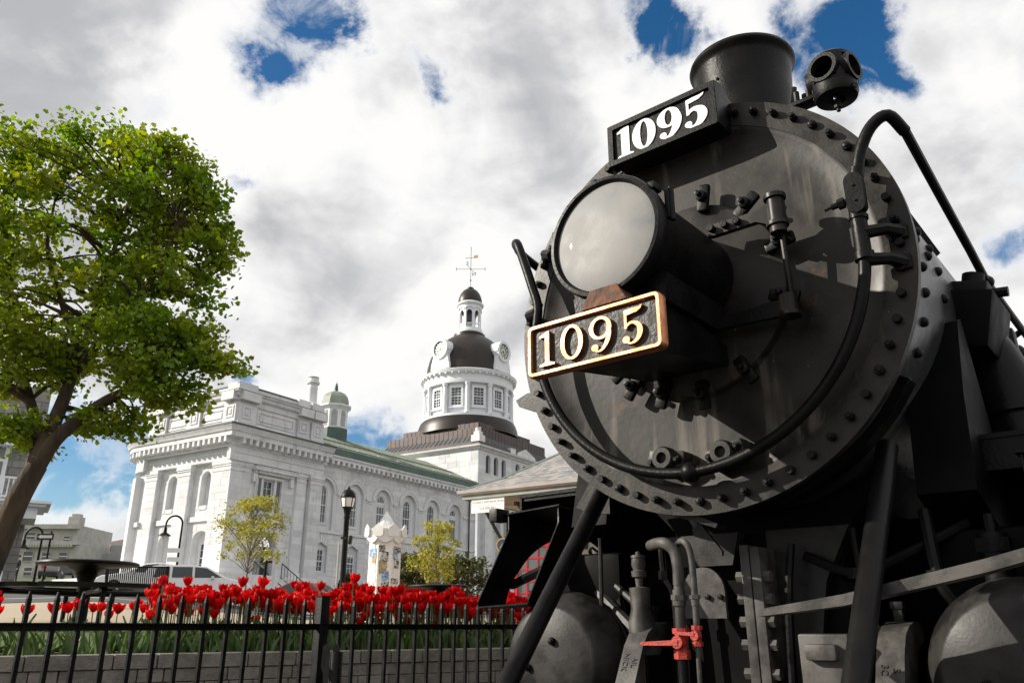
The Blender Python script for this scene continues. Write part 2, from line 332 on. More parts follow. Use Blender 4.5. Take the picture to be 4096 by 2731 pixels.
    def sweep(s, path, prof, closed=False):     # path: 2-D points, outward on the left; prof: (outward, z)
        P = [Vector((p[0], p[1])) for p in path]; n = len(P); vs = []; fs = []; k = len(prof)
        for i in range(n):
            a = P[(i - 1) % n] if (closed or i > 0) else None; b = P[(i + 1) % n] if (closed or i < n - 1) else None
            d1 = (P[i] - a).normalized() if a is not None else (b - P[i]).normalized()
            d2 = (b - P[i]).normalized() if b is not None else d1
            n1 = Vector((-d1.y, d1.x)); n2 = Vector((-d2.y, d2.x)); mt = (n1 + n2).normalized(); q = max(.3, mt.dot(n1))
            for (o, z) in prof: w = P[i] + mt * (o / q); vs.append((w.x, w.y, z))
        for i in range(n if closed else n - 1):
            j = (i + 1) % n
            for e in range(k): fs.append((i * k + e, j * k + e, j * k + (e + 1) % k, i * k + (e + 1) % k))
        if not closed: fs += [tuple(range(k)), tuple(range((n - 1) * k, n * k))]
        return s.add(vs, fs)
    def mesh(s, name):
        me = bpy.data.meshes.new(name); me.from_pydata(s.v, [], s.f); me.validate(); return me
    def build(s, name, mat, parent=None, loc=(0, 0, 0), sm=35, rot=None):
        me = s.mesh(name); me.materials.append(M[mat] if isinstance(mat, str) else mat)
        if sm: me.shade_smooth(); me.set_sharp_from_angle(angle=R(sm))
        bm = bmesh.new(); bm.from_mesh(me); bmesh.ops.recalc_face_normals(bm, faces=bm.faces); bm.to_mesh(me); bm.free()
        return link(name, me, parent, loc, rot)
def link(name, data, parent=None, loc=(0, 0, 0), rot=None, scale=None):
    o = bpy.data.objects.new(name, data); COL.objects.link(o); o.location = loc
    if rot: o.rotation_euler = rot
    if scale: o.scale = scale
    if parent: o.parent = parent
    return o
def tag(o, label=None, cat=None, group=None, kind=None):
    if label: o['label'] = label
    if cat: o['category'] = cat
    if group: o['group'] = group
    if kind: o['kind'] = kind
    return o
def thing(name, label, cat, loc=(0, 0, 0), rz=0.0, group=None):
    o = bpy.data.objects.new(name, None); COL.objects.link(o); o.location = loc; o.rotation_euler = (0, 0, rz); o.empty_display_size = .2
    return tag(o, label, cat, group)
def copy_tree(o, parent=None):
    c = o.copy(); COL.objects.link(c); c.parent = parent
    for ch in list(o.children): copy_tree(ch, c)
    return c
def text_mesh(txt, size, depth, align='CENTER'):
    cu = bpy.data.curves.new('lettering', 'FONT'); cu.body = txt; cu.size = size; cu.extrude = depth; cu.align_x = align; cu.align_y = 'CENTER'; cu.resolution_u = 3
    o = bpy.data.objects.new('lettering', cu); COL.objects.link(o)
    dg = bpy.context.evaluated_depsgraph_get(); me = bpy.data.meshes.new_from_object(o.evaluated_get(dg))
    bpy.data.objects.remove(o); bpy.data.curves.remove(cu); return me
CUBE = MB().box((0, 0, 0), (1, 1, 1)).mesh('unit_block')
def unit(mat, key):
    me = CUBE.copy(); me.name = key; me.materials.append(M[mat]); return me

def gz(X, Y):       # height of the upper terrace: climbs gently away, more steeply to the left
    b = X / max(Y, 1.0); m = .02 + .04 * min(1, max(0, (-.25 - b) / .25))
    return 1.2 + m * max(0.0, min(Y, 170.0) - 7.0)

# ------------------------------------------------------------------ frames of reference
LA = R(40.2447)                                   # heading of the locomotive
LC = Vector((0.789, 3.297, 0.0)); AX = 2.779      # foot of the smokebox front, height of the boiler axis
LX = Vector((math.cos(LA), -math.sin(LA), 0)); LY = Vector((math.sin(LA), math.cos(LA), 0))
HO = Vector((-17.79, 50.0, 0.0)); HA = R(57.554)  # corner of the city hall and heading of its long front
HD = Vector((math.cos(HA), math.sin(HA), 0)); HL = Vector((-math.sin(HA), math.cos(HA), 0))
PO = Vector((-3.63, 6.0, 0.0)); PD = Vector((.839, .545, 0)); PB = Vector((-.545, .839, 0))   # planter front line

# ------------------------------------------------------------------ ground
def lower_ground():
    m = MB(); n = 40
    xs = [-1500, -300, -60, -20, 0, 20, 60, 300, 1500]; ys = [-600, -60, -15, 0, 8, 20, 60, 300, 2000]
    vs = [(x, y, 0) for y in ys for x in xs]; k = len(xs)
    m.add(vs, [(j * k + i, j * k + i + 1, (j + 1) * k + i + 1, (j + 1) * k + i) for j in range(len(ys) - 1) for i in range(k - 1)])
    return tag(m.build('ground', 'gravel', sm=0), kind='structure')
lower_ground()
def terrace_z(p):
    loc = (p - LC).dot(LX)
    w = min(1, max(0, (-2.95 - loc) / .5)); w = w * w * (3 - 2 * w)
    return gz(p.x, p.y) * w - .25 * (1 - w)
def drape(name, mat, org, d1, d2, a, b, lift):
    m = MB(); vs = [(org + d1 * i + d2 * j) for j in b for i in a]; k = len(a)
    vs = [(p.x, p.y, terrace_z(p) + lift) for p in vs]
    m.add(vs, [(j * k + i, j * k + i + 1, (j + 1) * k + i + 1, (j + 1) * k + i) for j in range(len(b) - 1) for i in range(k - 1)])
    return tag(m.build(name, mat, sm=60), kind='structure')
ta = [-60 + 2 * i for i in range(30)] + [.5 * i for i in range(60)] + [30 + 3 * i for i in range(60)]
tb = [1.42 + .35 * i for i in range(12)]
while tb[-1] < 420: tb.append(tb[-1] * 1.07 + .1)
drape('terrace_lawn', 'lawn', PO, PD, PB, ta, tb, 0.0)
RQ = Vector((-11, 21, 0)); ra = [-30 + 1.0 * i for i in range(130)]
drape('pavement', 'paver_tan', RQ, HD, HL, ra, [-10.1 + .5 * i for i in range(18)], .012)
drape('kerb', 'concrete', RQ, HD, HL, ra, [-1.6, -1.55, -1.35, -1.3], .10)
drape('road', 'asphalt', RQ, HD, HL, ra, [-1.3 + 1.1 * i for i in range(13)], .010)
drape('far_pavement', 'concrete', RQ, HD, HL, ra, [13.0 + .7 * i for i in range(6)], .11)
drape('side_road', 'asphalt', Vector((-24, 44, 0)), HL, HD, [1.5 * i for i in range(80)], [-14 + 1.0 * i for i in range(12)], .014)
for k in range(2):
    x0 = -.75 + 1.5 * k
    m = MB(); p0 = LC + LX * x0 - LY * 6; p1 = LC + LX * x0 + LY * 26
    u = LX * .035
    for (z0, z1, w) in ((.12, .14, .07), (.14, .24, .02), (.24, .28, .07)):
        q = LX * (w / 2)
        m.add([(*(p0 - q).xy, z0), (*(p0 + q).xy, z0), (*(p0 + q).xy, z1), (*(p0 - q).xy, z1), (*(p1 - q).xy, z0), (*(p1 + q).xy, z0), (*(p1 + q).xy, z1), (*(p1 - q).xy, z1)],
              [(0, 1, 2, 3), (4, 5, 6, 7), (0, 1, 5, 4), (1, 2, 6, 5), (2, 3, 7, 6), (3, 0, 4, 7)])
    tag(m.build('rail', 'steel_rail', sm=0), kind='structure')

# ------------------------------------------------------------------ digits of the number plates
def stroke(m, pts, w, d0, d1, f, k=6, smooth_it=True):
    P = crom([(x, y, q) for x, y, q in pts], k) if smooth_it else [Vector(p) for p in pts]
    L_, R_ = [], []
    for i, p in enumerate(P):
        a = P[max(0, i - 1)]; b = P[min(len(P) - 1, i + 1)]; d = Vector((b.x - a.x, b.y - a.y)).normalized()
        nx, ny = -d.y, d.x; h = p.z * w / 2
        L_.append((p.x + nx * h, p.y + ny * h)); R_.append((p.x - nx * h, p.y - ny * h))
    m.ring(L_, R_, d0, d1, f, closed=False)
def ell(cx, cy, rx, ry, n=36): return [(cx + rx * math.cos(2 * math.pi * i / n), cy + ry * math.sin(2 * math.pi * i / n)) for i in range(n)]
def digit(m, ch, w, d, f):       # unit box about .66 wide, 1 tall; w scales the stroke weight; d depth
    e = d * .02
    if ch == '1':
        m.prism([(.33 - .1 * w, .02), (.33 + .1 * w, .02), (.33 + .1 * w, 1.0), (.33 - .02, 1.0), (.33 - .1 * w, .965)], 0, d, f)
        m.prism([(.10, 0), (.56, 0), (.56, .05), (.33 + .1 * w + .04, .085), (.33 - .1 * w - .04, .085), (.10, .05)], 0, d - e, f)
        m.prism([(.33 - .08 * w, .99), (.10, .90), (.10, .85), (.33 - .08 * w, .86)], 0, d - 2 * e, f)
    elif ch == '0':
        m.ring(ell(.33, .5, .33, .5), ell(.33, .5, .33 - .19 * w, .5 - .075), 0, d, f)
    elif ch == '9':
        m.ring(ell(.32, .68, .31, .32), ell(.32, .68, .31 - .18 * w, .32 - .07), 0, d, f)
        stroke(m, [(.54, .70, .17), (.555, .5, .2), (.50, .27, .18), (.38, .09, .12), (.25, .035, .075), (.14, .10, .08)], w, 0, d - e, f)
        m.prism(ell(.155, .15, .095, .095, 18), 0, d - 2 * e, f)
    elif ch == '5':
        m.prism([(.12, .97), (.12, .82), (.30, .84), (.45, .86), (.56, .93), (.60, 1.02), (.50, .985), (.30, .985)], 0, d, f)
        m.prism([(.115, .96), (.115, .46), (.18, .46), (.18, .96)], 0, d - e, f)
        stroke(m, [(.14, .47, .05), (.22, .57, .09), (.34, .595, .12), (.48, .50, .18), (.52, .31, .21), (.44, .12, .16), (.28, .035, .075), (.14, .10, .08)], w, 0, d - 2 * e, f)
        m.prism(ell(.145, .16, .095, .095, 18), 0, d - 3 * e, f)

# ------------------------------------------------------------------ steam locomotive
loco = thing('steam_locomotive', 'black steam locomotive with round smokebox, headlight and brass number plate 1095', 'locomotive', LC, -LA)
def LP(name, mb, mat, parent=None, sm=35):
    return mb.build(name, mat, parent or loco, (0, 0, 0) if parent else (0, 0, AX), sm)
RY = Matrix.Rotation(R(90), 4, 'X')          # lathe axis z -> -y (towards the front)
def lat(prof, n=64, T=None, **k): return MB().lathe(prof, n, (T or Matrix()) @ RY, **k)
# profile z is distance in front of the face (local -y)
smokebox = LP('smokebox', lat([(.93, -.03), (.895, -.032), (.895, -1.95), (.60, -1.96)], 96), 'boiler_jacket')
boiler = LP('boiler', lat([(.5, -1.955), (.905, -1.957), (.905, -2.55), (.93, -2.56), (.93, -2.66), (.91, -2.67), (.91, -7.5), (0, -7.51)], 96), 'boiler_jacket')
ring = LP('front_ring', MB().ring([(.95 * math.cos(a), .95 * math.sin(a)) for a in [2 * math.pi * i / 128 for i in range(128)]],
                                  [(.835 * math.cos(a), .835 * math.sin(a)) for a in [2 * math.pi * i / 128 for i in range(128)]], 0, .035, lambda u, v, w: (u, w, v)), 'black_ring')
plate = LP('front_plate', lat([(.85, -.006), (.832, -.004), (.815, -.010), (.79, -.018), (.75, -.026), (.68, -.032), (.55, -.034), (0, -.034)], 96), 'black_front', sm=60)
door = LP('smokebox_door', lat([(.456, -.036), (.455, -.012), (.447, .0), (.40, .012), (.2, .026), (0, .03)], 72), 'black_front')
# ring bolts
bolt_me = {}
def bolt_mesh(r, h, n=8, stud=True):
    m = MB(); m.lathe([(r * 1.0, 0), (r, h * .9), (r * .92, h), (0, h)], n, RY)
    if stud: m.lathe([(r * .62, h - .001), (r * .6, h * 1.28), (r * .45, h * 1.33), (0, h * 1.33)], 8, RY)
    me = m.mesh('bolt'); me.materials.append(M['black_iron']); me.shade_smooth(); me.set_sharp_from_angle(angle=R(35)); return me
BME = [bolt_mesh(.0185, .024), bolt_mesh(.017, .034, 6), bolt_mesh(.0165, .03, 10, False)]
for i in range(56):
    a = R(57 + 6.4286 * i)
    b = link('bolt', random.choice(BME), ring, (.897 * math.cos(a), -.0005, .897 * math.sin(a)), (0, random.random(), 0))
# door hinge, straps, clamps
hinge = MB()
hinge.tube(crom([(.19, -.118, .226), (.30, -.124, .222), (.40, -.128, .218), (.485, -.125, .214)], 5), [.03] * 16, 8)
hz = LP('hinge_strap', MB().prism([(.185, .20), (.20, .25), (.33, .245), (.42, .246), (.45, .262), (.52, .262), (.52, .168), (.45, .168), (.40, .196), (.20, .196)], -.105, -.135, lambda u, v, w: (u, w, v)), 'black_front')
for (x, z) in ((.209, .224), (.27, .222), (.325, .22)): link('bolt', BME[2], hz, (x, -.135, z))
hp = MB(); hp.cyl((.487, -.125, .275), (.487, -.125, .12), .034, n=16); hp.cyl((.487, -.125, .29), (.487, -.125, .272), .045, n=16); hp.cyl((.487, -.125, .165), (.487, -.125, .15), .045, n=16)
hp.cyl((.487, -.09, .12), (.487, -.07, -.22), .012, n=10); hp.cyl((.487, -.115, -.15), (.487, -.115, -.235), .036, n=14); hp.cyl((.487, -.115, -.225), (.487, -.115, -.24), .046, n=14)
LP('hinge_pin', hp, 'black_front')
LP('hinge_strap', MB().prism([(.20, -.225), (.50, -.235), (.51, -.17), (.42, -.165), (.2, -.18)], -.105, -.13, lambda u, v, w: (u, w, v)), 'black_paint')
for (x, z, ra) in ((.134, .45, 80), (.329, .344, 40), (.453, .125, 10), (.445, -.113, -20), (-.285, -.36, 235), (-.138, -.423, 252), (-.341, -.277, 215), (.05, -.46, 275), (.25, -.39, 300)):
    T = Matrix.Translation((x, .012, z)) @ Matrix.Rotation(-R(ra), 4, 'Y')
    m = MB(); m.box((0, -.045, 0), (.13, .03, .052), T, .012); m.box((-.05, -.01, 0), (.03, .09, .05), T, .008); m.lathe([(.026, .055), (.024, .085), (.012, .09), (.012, .115), (0, .117)], 10, T @ RY)
    LP('door_clamp', m, 'black_paint')
for (x, z) in ((-.134, -.712), (.132, -.722)):
    c = LP('washout_plug', MB().box((0, -.012, 0), (.17, .09, .075), Matrix.Translation((x, 0, z)) @ Matrix.Rotation(R(8 if x < 0 else -14), 4, 'Y'), .012)
           .lathe([(.052, .04), (.05, .085), (.044, .095), (.024, .095), (.022, .07), (0, .07)], 20, Matrix.Translation((x, 0, z)) @ RY), 'black_cast')
    for dx in (-.06, .06): link('bolt', BME[1], c, (x + dx, -.045, z - .012 + (.03 if (x > 0 and dx > 0) else 0)))
# handrail round the front
arc = [(.79 * math.cos(R(a)), -.1, .79 * math.sin(R(a))) for a in range(170, 371, 10)]
pts = [(-.985, 2.2, .38), (-.985, .9, .42), (-.985, .12, .52), (-.965, -.04, .555), (-.91, -.1, .53), (-.862, -.1, .40), (-.815, -.1, .26)] + arc + [(.803, -.1, .24), (.832, -.1, .36), (.885, -.1, .455), (.95, -.085, .49), (.984, .0, .445)]
hr = LP('handrail', MB().tube(crom(pts, 5), .0235, 12), 'black_paint')
LP('handrail', MB().tube([(.984, -.005, .447), (.987, .45, .36), (.99, .92, .275), (.993, 1.2, .205), (1.0, 1.75, .20), (1.01, 2.3, .19), (1.02, 6.5, .2)], .0195, 10).sphere((.993, 1.2, .205), .035).tube([(1.01, 2.05, .195), (.86, 2.06, .12)], .018, 8), 'black_paint')
LP('pipe_union', MB().sphere((.0, -.1, -.79), .042, 16), 'black_paint')
fit = MB(); fit.cyl((.786, -.1, -.06), (.788, -.1, .10), .030, n=16); fit.cyl((.787, -.1, -.085), (.787, -.1, -.055), .037, n=16); fit.cyl((.788, -.1, .085), (.789, -.1, .1), .036, n=16)
LP('pipe_union', MB().cyl((.803, -.1, .262), (.812, -.1, .30), .029, n=12), 'black_paint')
LP('pipe_union', fit, 'black_paint')
T = Matrix.Translation((.797, -.128, .185))
cb = MB().prism([(.034 * math.cos(a) + 0, .052 * (1 if math.sin(a) >= 0 else -1) + .034 * math.sin(a)) for a in [2 * math.pi * i / 24 for i in range(24)]], -.012, .03, lambda u, v, w: (.797 + u, -.128 + w, .185 + v))
cbo = LP('conduit_box', cb, 'black_paint')
for z in (.215, .15): link('bolt', BME[2], cbo, (.797, -.139, z), scale=(.3, .3, .3))
LP('drain_cock', MB().cyl((.765, -.11, .17), (.70, -.11, .165), .013, n=8).cyl((.75, -.11, .169), (.725, -.11, .167), .022, n=6).cyl((.70, -.11, .165), (.672, -.11, .16), .006, n=6), 'black_iron')
for (a, l) in ((2, .10), (-6, .12), (150, .1), (172, .1)):
    x, z = .79 * math.cos(R(a)), .79 * math.sin(R(a)); x2, z2 = .905 * math.cos(R(a)), .905 * math.sin(R(a))
    LP('handrail_bracket', MB().tube([(x, -.1, z), (x2 * .96, -.07, z2 * .96), (x2, .0, z2)], [.028, .024, .03], 8).box((x2 * .995, -.01, z2 * .995), (.06, .02, .06), None, .006), 'black_iron')
# headlight
hl = LP('headlight', lat([(.235, .03), (.235, .55), (.242, .556), (.242, .60), (.252, .606), (.256, .63), (.256, .665), (.250, .678), (.236, .68), (.232, .672), (.226, .66)], 72, Matrix.Translation((0, 0, .055))), 'black_paint')
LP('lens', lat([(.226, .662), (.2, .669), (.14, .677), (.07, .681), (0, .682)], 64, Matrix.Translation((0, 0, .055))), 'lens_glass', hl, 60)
for a in (35, 100, 160, 250):
    LP('lens_clip', MB().box((.262 * math.cos(R(a)), -.63, .055 + .262 * math.sin(R(a))), (.03, .06, .03), None, .006), 'black_iron', hl)
LP('lamp_hinge', MB().box((.255, -.60, .13), (.022, .03, .12), None, .006).cyl((.268, -.60, .06), (.268, -.60, .2), .011, n=8), 'black_iron', hl)
br = MB()
prof = [(-.70, -.31), (-.70, -.44), (-.62, -.445), (-.03, -.355), (-.03, -.27), (-.3, -.235), (-.52, -.225), (-.60, -.25)]
br.prism(prof, -.195, .175, lambda u, v, w: (w, u, v))
LP('headlight_bracket', br, 'black_paint')
LP('headlight_saddle', MB().prism([(-.2, -.235), (.2, -.235), (.215, -.13), (.17, -.115), (0, -.165), (-.17, -.115), (-.215, -.13)], -.12, -.58, lambda u, v, w: (u, w, v)), 'black_paint')
LP('bracket_foot', MB().prism([(-.1, -.24), (-.06, -.17), (.06, -.17), (.1, -.24)], -.60, -.69, lambda u, v, w: (u, w, v)), 'rust')
# brass number plate
def rrect(x0, x1, z0, z1, r, n=6):
    P = []
    for cx, cz, a0 in ((x1 - r, z1 - r, 0), (x0 + r, z1 - r, 90), (x0 + r, z0 + r, 180), (x1 - r, z0 + r, 270)):
        for i in range(n + 1): a = R(a0 + 90 * i / n); P.append((cx + r * math.cos(a), cz + r * math.sin(a)))
    return P
npx0, npx1, npz0, npz1 = -.306, .281, -.490, -.282
np_ = LP('number_plate', MB().prism(rrect(npx0 + .006, npx1 - .006, npz0 + .006, npz1 - .006, .016), -.728, -.752, lambda u, v, w: (u, w, v)), 'plate_field')
bo = MB(); o1 = rrect(npx0, npx1, npz0, npz1, .022); i1 = rrect(npx0 + .019, npx1 - .019, npz0 + .019, npz1 - .019, .01)
om = rrect(npx0 + .004, npx1 - .004, npz0 + .004, npz1 - .004, .02); im = rrect(npx0 + .015, npx1 - .015, npz0 + .015, npz1 - .015, .012)
n_ = len(o1); f3 = lambda P, w: [(u, w, v) for u, v in P]
bo.add(f3(o1, -.726) + f3(o1, -.762) + f3(om, -.768) + f3(im, -.768) + f3(i1, -.762) + f3(i1, -.75),
       [(k * n_ + i, k * n_ + (i + 1) % n_, (k + 1) * n_ + (i + 1) % n_, (k + 1) * n_ + i) for k in range(5) for i in range(n_)])
LP('plate_border', bo, 'brass', np_, 50)
for ch, x0 in (('1', -.262), ('0', -.148), ('9', -.018), ('5', .116)):
    m = MB(); digit(m, ch, .62, .016, lambda u, v, w, x0=x0: (x0 + u * .155, -.7515 - w, -.456 + v * .135))
    LP('digit', m, 'brass', np_, 40)
# upper number board
nb = MB(); bx0, bx1, bz0, bz1, by = -.278, .272, .742, .944, -.130
nb.prism([(by, bz0), (by, bz1), (by + .16, bz1 + .02), (by + .30, bz1 - .03), (by + .30, bz0 + .06), (by + .2, bz0 + .012)], bx0, bx1, lambda u, v, w: (w, u, v))
nbo = LP('number_board', nb, 'black_paint')
fr = MB(); fr.ring(rrect(bx0 - .012, bx1 + .012, bz0 - .012, bz1 + .012, .006, 1), rrect(bx0 + .014, bx1 - .014, bz0 + .014, bz1 - .014, .004, 1), by - .014, by + .012, lambda u, v, w: (u, w, v))
LP('board_frame', fr, 'black_iron', nbo)
for x in (bx0 - .008, bx1 + .008):
    LP('board_side', MB().prism([(by - .012, bz0 - .01), (by - .012, bz1 + .012), (by + .06, bz1 + .03), (by + .13, bz1 - .03), (by + .13, bz0 + .06), (by + .06, bz0 - .01)], x - .007, x + .007, lambda u, v, w: (w, u, v)), 'black_paint', nbo)
for ch, x0 in (('1', -.262), ('0', -.158), ('9', -.022), ('5', .112)):
    m = MB(); digit(m, ch, 1.18, .004, lambda u, v, w, x0=x0: (x0 + u * .195, by - .001 - w, .760 + v * .162))
    LP('digit', m, 'white_paint', nbo, 0)
LP('board_post', MB().box((-.12, .08, .80), (.05, .30, .05), None, .01).box((.12, .08, .80), (.05, .30, .05), None, .01), 'black_paint')
# chimney
TC = Matrix.Translation((0, .95, 0))
ch = LP('chimney', MB().lathe([(.36, .80), (.335, .90), (.29, .98), (.272, 1.06), (.268, 1.3), (.272, 1.6), (.283, 1.76), (.293, 1.79), (.306, 1.80), (.312, 1.818), (.306, 1.838), (.29, 1.845), (.262, 1.843), (.258, 1.80), (.255, 1.1)], 72, TC), 'black_paint')
for (x, z) in ((-.13, 1.62), (-.10, 1.60), (-.145, 1.585), (-.045, 1.615)):
    a = math.acos(max(-1, min(1, x / .272))); LP('patch_stud', MB().sphere((x, .95 - .272 * math.sin(a), z), .011, 8), 'black_iron', ch)
# marker lamp
mk = MB(); TM = Matrix.Translation((.735, .08, .88))
prof = [(.035, -.125), (.085, -.118), (.092, -.1), (.092, -.055), (.092, .055), (.088, .075), (.06, .1), (.0, .108)]
n = 32; vs = []; fs = []
for (r, z) in prof:
    for k in range(n): a = 2 * math.pi * k / n; vs.append((r * math.cos(a), r * math.sin(a), z))
for i in range(len(prof) - 1):
    for k in range(n):
        ang = (k + .5) / n * 360
        if i == 3 and any(abs((ang - c + 180) % 360 - 180) < 36 for c in (-10, 80, 170, 260)): continue
        fs.append((i * n + k, i * n + (k + 1) % n, (i + 1) * n + (k + 1) % n, (i + 1) * n + k))
mk.add(vs, fs, TM)
for c in (-10, 80, 170, 260):
    d = Vector((math.cos(R(c)), math.sin(R(c)), 0)); t = Vector((-d.y, d.x, 0)); f = lambda u, v, w, d=d, t=t: Vector((.735, .08, .88)) + t * u + Vector((0, 0, v)) + d * w
    mk.ring(ell(0, 0, .066, .066, 24), ell(0, 0, .05, .05, 24), .062, .098, f)
mk.cyl((.735, .08, .755), (.735, .08, .715), .017, n=8).cyl((.735, .08, .715), (.735, .08, .70), .009, n=8).cyl((.80, .05, .775), (.83, .04, .765), .012, n=8)
mlo = LP('marker_lamp', mk, 'black_iron')
LP('lamp_bracket', MB().box((.60, .08, .80), (.14, .07, .02), Matrix.Translation((0, 0, 0)), .004).box((.655, .08, .835), (.02, .06, .11), None, .004).cyl((.56, .08, .70), (.56, .08, .81), .03, n=8)
   .cyl((.575, .06, .80), (.575, .06, .86), .013, n=8).cyl((.60, .09, .80), (.60, .09, .855), .013, n=8).cyl((.628, .06, .80), (.628, .06, .85), .012, n=8).cyl((.535, .1, .83), (.55, .12, .93), .014, n=8), 'black_iron', mlo)
# smokebox rivets and seams
riv = MB().sphere((0, 0, 0), .022, 10, (1, 1, 1)).mesh('rivet'); riv.materials.append(M['black_iron']); riv.shade_smooth()
for yy, a0, st, cnt in ((.12, -60, 9, 26), (.30, -40, 8, 7), (.48, 8, 7, 5), (.62, -2, 8, 3), (1.86, -70, 6, 27)):
    for i in range(cnt):
        a = R(a0 + st * i + random.uniform(-1, 1)); link('rivet', riv, smokebox, (.896 * math.cos(a), yy, .896 * math.sin(a)))
for yy, a0, st, cnt in ((2.60, -70, 4.6, 34), (2.76, -70, 4.6, 34)):
    for i in range(cnt):
        a = R(a0 + st * i); link('rivet', riv, boiler, ((.932 if yy < 2.7 else .912) * math.cos(a), yy, (.932 if yy < 2.7 else .912) * math.sin(a)))
LP('seam_strip', MB().prism([(.45, .895), (1.35, .895), (1.35, .93), (.45, .935)], -.03, .03, lambda u, v, w: (v * math.cos(R(33)) - w * math.sin(R(33)), u, v * math.sin(R(33)) + w * math.cos(R(33)))), 'black_iron')
# side box with fittings, steam pipes, running boards (both sides)
for s in (1, -1):
    T = Matrix.Translation((s * .90, 1.05, -.06)) @ Matrix.Rotation(R(s * 14), 4, 'Y')
    sb = LP('side_box', MB().box((0, 0, 0), (.26, .42, .27), T, .02), 'deep_black')
    LP('box_fitting', MB().box((0, .02, .17), (.16, .22, .09), T, .015).cyl(T @ Vector((.0, .0, .2)), T @ Vector((0, 0, .27)), .05, n=12).cyl(T @ Vector((.07, .05, .19)), T @ Vector((.14, .05, .2)), .025, n=8), 'black_iron', sb)
    LP('steam_pipe', MB().tube(crom([(s * .80, 1.25, .02), (s * .93, 1.22, -.2), (s * 1.0, 1.15, -.55), (s * 1.02, 1.05, -.95)], 5), [.14] * 16, 20).cyl((s * .985, 1.16, -.47), (s * .99, 1.15, -.51), .152, n=20), 'black_paint')
    LP('casing_plate', MB().prism([(.62, -.15), (.70, -.12), (1.05, -.9), (.75, -1.05), (.35, -.9), (.45, -.5)], s * .72, s * .93, lambda u, v, w: (w, u, v)), 'deep_black')
    LP('running_board', MB().box((s * 1.18, 3.8, -.66), (.62, 6.4, .02), None, 0).box((s * 1.475, 3.8, -.73), (.015, 6.4, .14), None, 0).box((s * 1.18, .62, -.73 if s > 0 else -.675), (.60, .02, .13 if s > 0 else .03), None, 0), 'black_paint')
    LP('pipe_run', MB().tube([(s * .93, 1.5, -.1), (s * .98, 2.0, -.3), (s * .97, 2.6, -.28), (s * .99, 3.4, -.5)], .035, 8).tube([(s * .86, 1.35, .2), (s * .97, 1.7, .05), (s * .95, 1.95, .02), (s * .99, 2.2, -.1), (s * .99, 3, -.12)], .024, 8)
       .tube([(s * .88, 1.7, .1), (s * .95, 1.75, -.05), (s * .99, 1.9, -.25)], .05, 8).sphere((s * .96, 1.95, .03), .06, 10).box((s * .97, 1.62, .0), (.09, .1, .16), None, .02), 'black_iron')
# stays from the smokebox to the pilot deck
for s in (-1, 1):
    LP('smokebox_stay', MB().cyl((s * .66, .28, -.715), (s * .655, -.62, -1.755), .041, n=20).sphere((s * .656, -.12, -1.175), .012, 6), 'black_paint')
    LP('stay_foot', MB().box((s * .655, -.63, -1.77), (.16, .14, .03), None, .006), 'black_iron')
    # cylinders
    cy = LP('cylinder', lat([(.36, -1.3), (.36, -.42), (.30, -.40)], 48, Matrix.Translation((s * .99, 0, -1.58))), 'black_paint')
    LP('cylinder_cover', lat([(.335, -.40), (.325, -.33), (.29, -.27), (.265, -.235), (.25, -.225), (.06, -.21), (0, -.21)], 48, Matrix.Translation((s * .99, 0, -1.545))), 'black_cast', cy)
    for (dx, dz) in ((.03, .10), (-.12, -.02), (.12, -.12)): link('bolt', BME[0], cy, (s * .99 + dx, .22, -1.545 + dz))
    LP('valve_chest', MB().box((s * .97, .85, -1.17), (.48, .75, .30), None, .05), 'deep_black')
    # curved castings
    P = [(.58, -1.36), (.47, -1.362), (.40, -1.375), (.34, -1.405), (.29, -1.46), (.22, -1.585), (.12, -1.76), (.30, -1.76), (.38, -1.60), (.46, -1.47), (.58, -1.43)]
    cs = LP('guide_casting', MB().prism(P, s * .555 - .05, s * .555 + .05, lambda u, v, w: (w, u, v)), 'grey_cast')
    LP('set_screw', MB().box((s * .555, .47, -1.335), (.036, .036, .05), None, .005).box((s * .555, .47, -1.30), (.05, .05, .03), None, .006), 'black_cast', cs)
    for txt, dx in ((('NICK', -.024), ('AIL', .022)) if s < 0 else (('3C', -.02), ('5', .022))):
        me = text_mesh(txt, .036, .003); me.materials.append(M['black_cast'])
        o = link('raised_lettering', me, cs, (s * .555 + dx, .2, -1.62)); 
        d = Vector((0, -.10, -.175)).normalized(); nrm = Vector((0, -.175, .10)).normalized()
        o.matrix_basis = Matrix.Translation(Vector((s * .555 + dx, .262, -1.512)) + nrm * .001 + d * .02) @ Matrix((d, nrm.cross(d), nrm)).transposed().to_4x4()
# saddle below the smokebox
sd = MB()
sd.prism([(-.62, -1.76), (.62, -1.76), (.52, -1.45), (.34, -1.2), (.42, -.95), (.60, -.76), (.45, -.82), (.2, -.89), (0, -.90), (-.2, -.89), (-.45, -.82), (-.60, -.76), (-.42, -.95), (-.34, -1.2), (-.52, -1.45)], .50, 1.35, lambda u, v, w: (u, w, v))
saddle = LP('smokebox_saddle', sd, 'deep_black')
fl = MB(); fl.box((.022, .40, -1.36), (.042, .24, .62), None, .006); fl.box((.068, .40, -1.36), (.042, .24, .60), None, .006)
flo = LP('saddle_flange', fl, 'grey_cast', saddle)
for z in (-1.18, -1.27, -1.36, -1.45, -1.56):
    for s, x in ((-1, .0), (1, .09)):
        LP('nut', MB().cyl((x, .31, z), (x + s * .03, .31, z), .024, n=6), 'grey_cast', saddle)
pl = [(-.30, -1.345)] + [(-.205 + .1 * math.cos(R(a)), -1.235 + .105 * math.sin(R(a))) for a in range(180, -1, -15)] + [(-.105, -1.345)]
po = LP('round_top_plate', MB().prism(pl, .33, .35, lambda u, v, w: (u, w, v)), 'grey_cast', saddle)
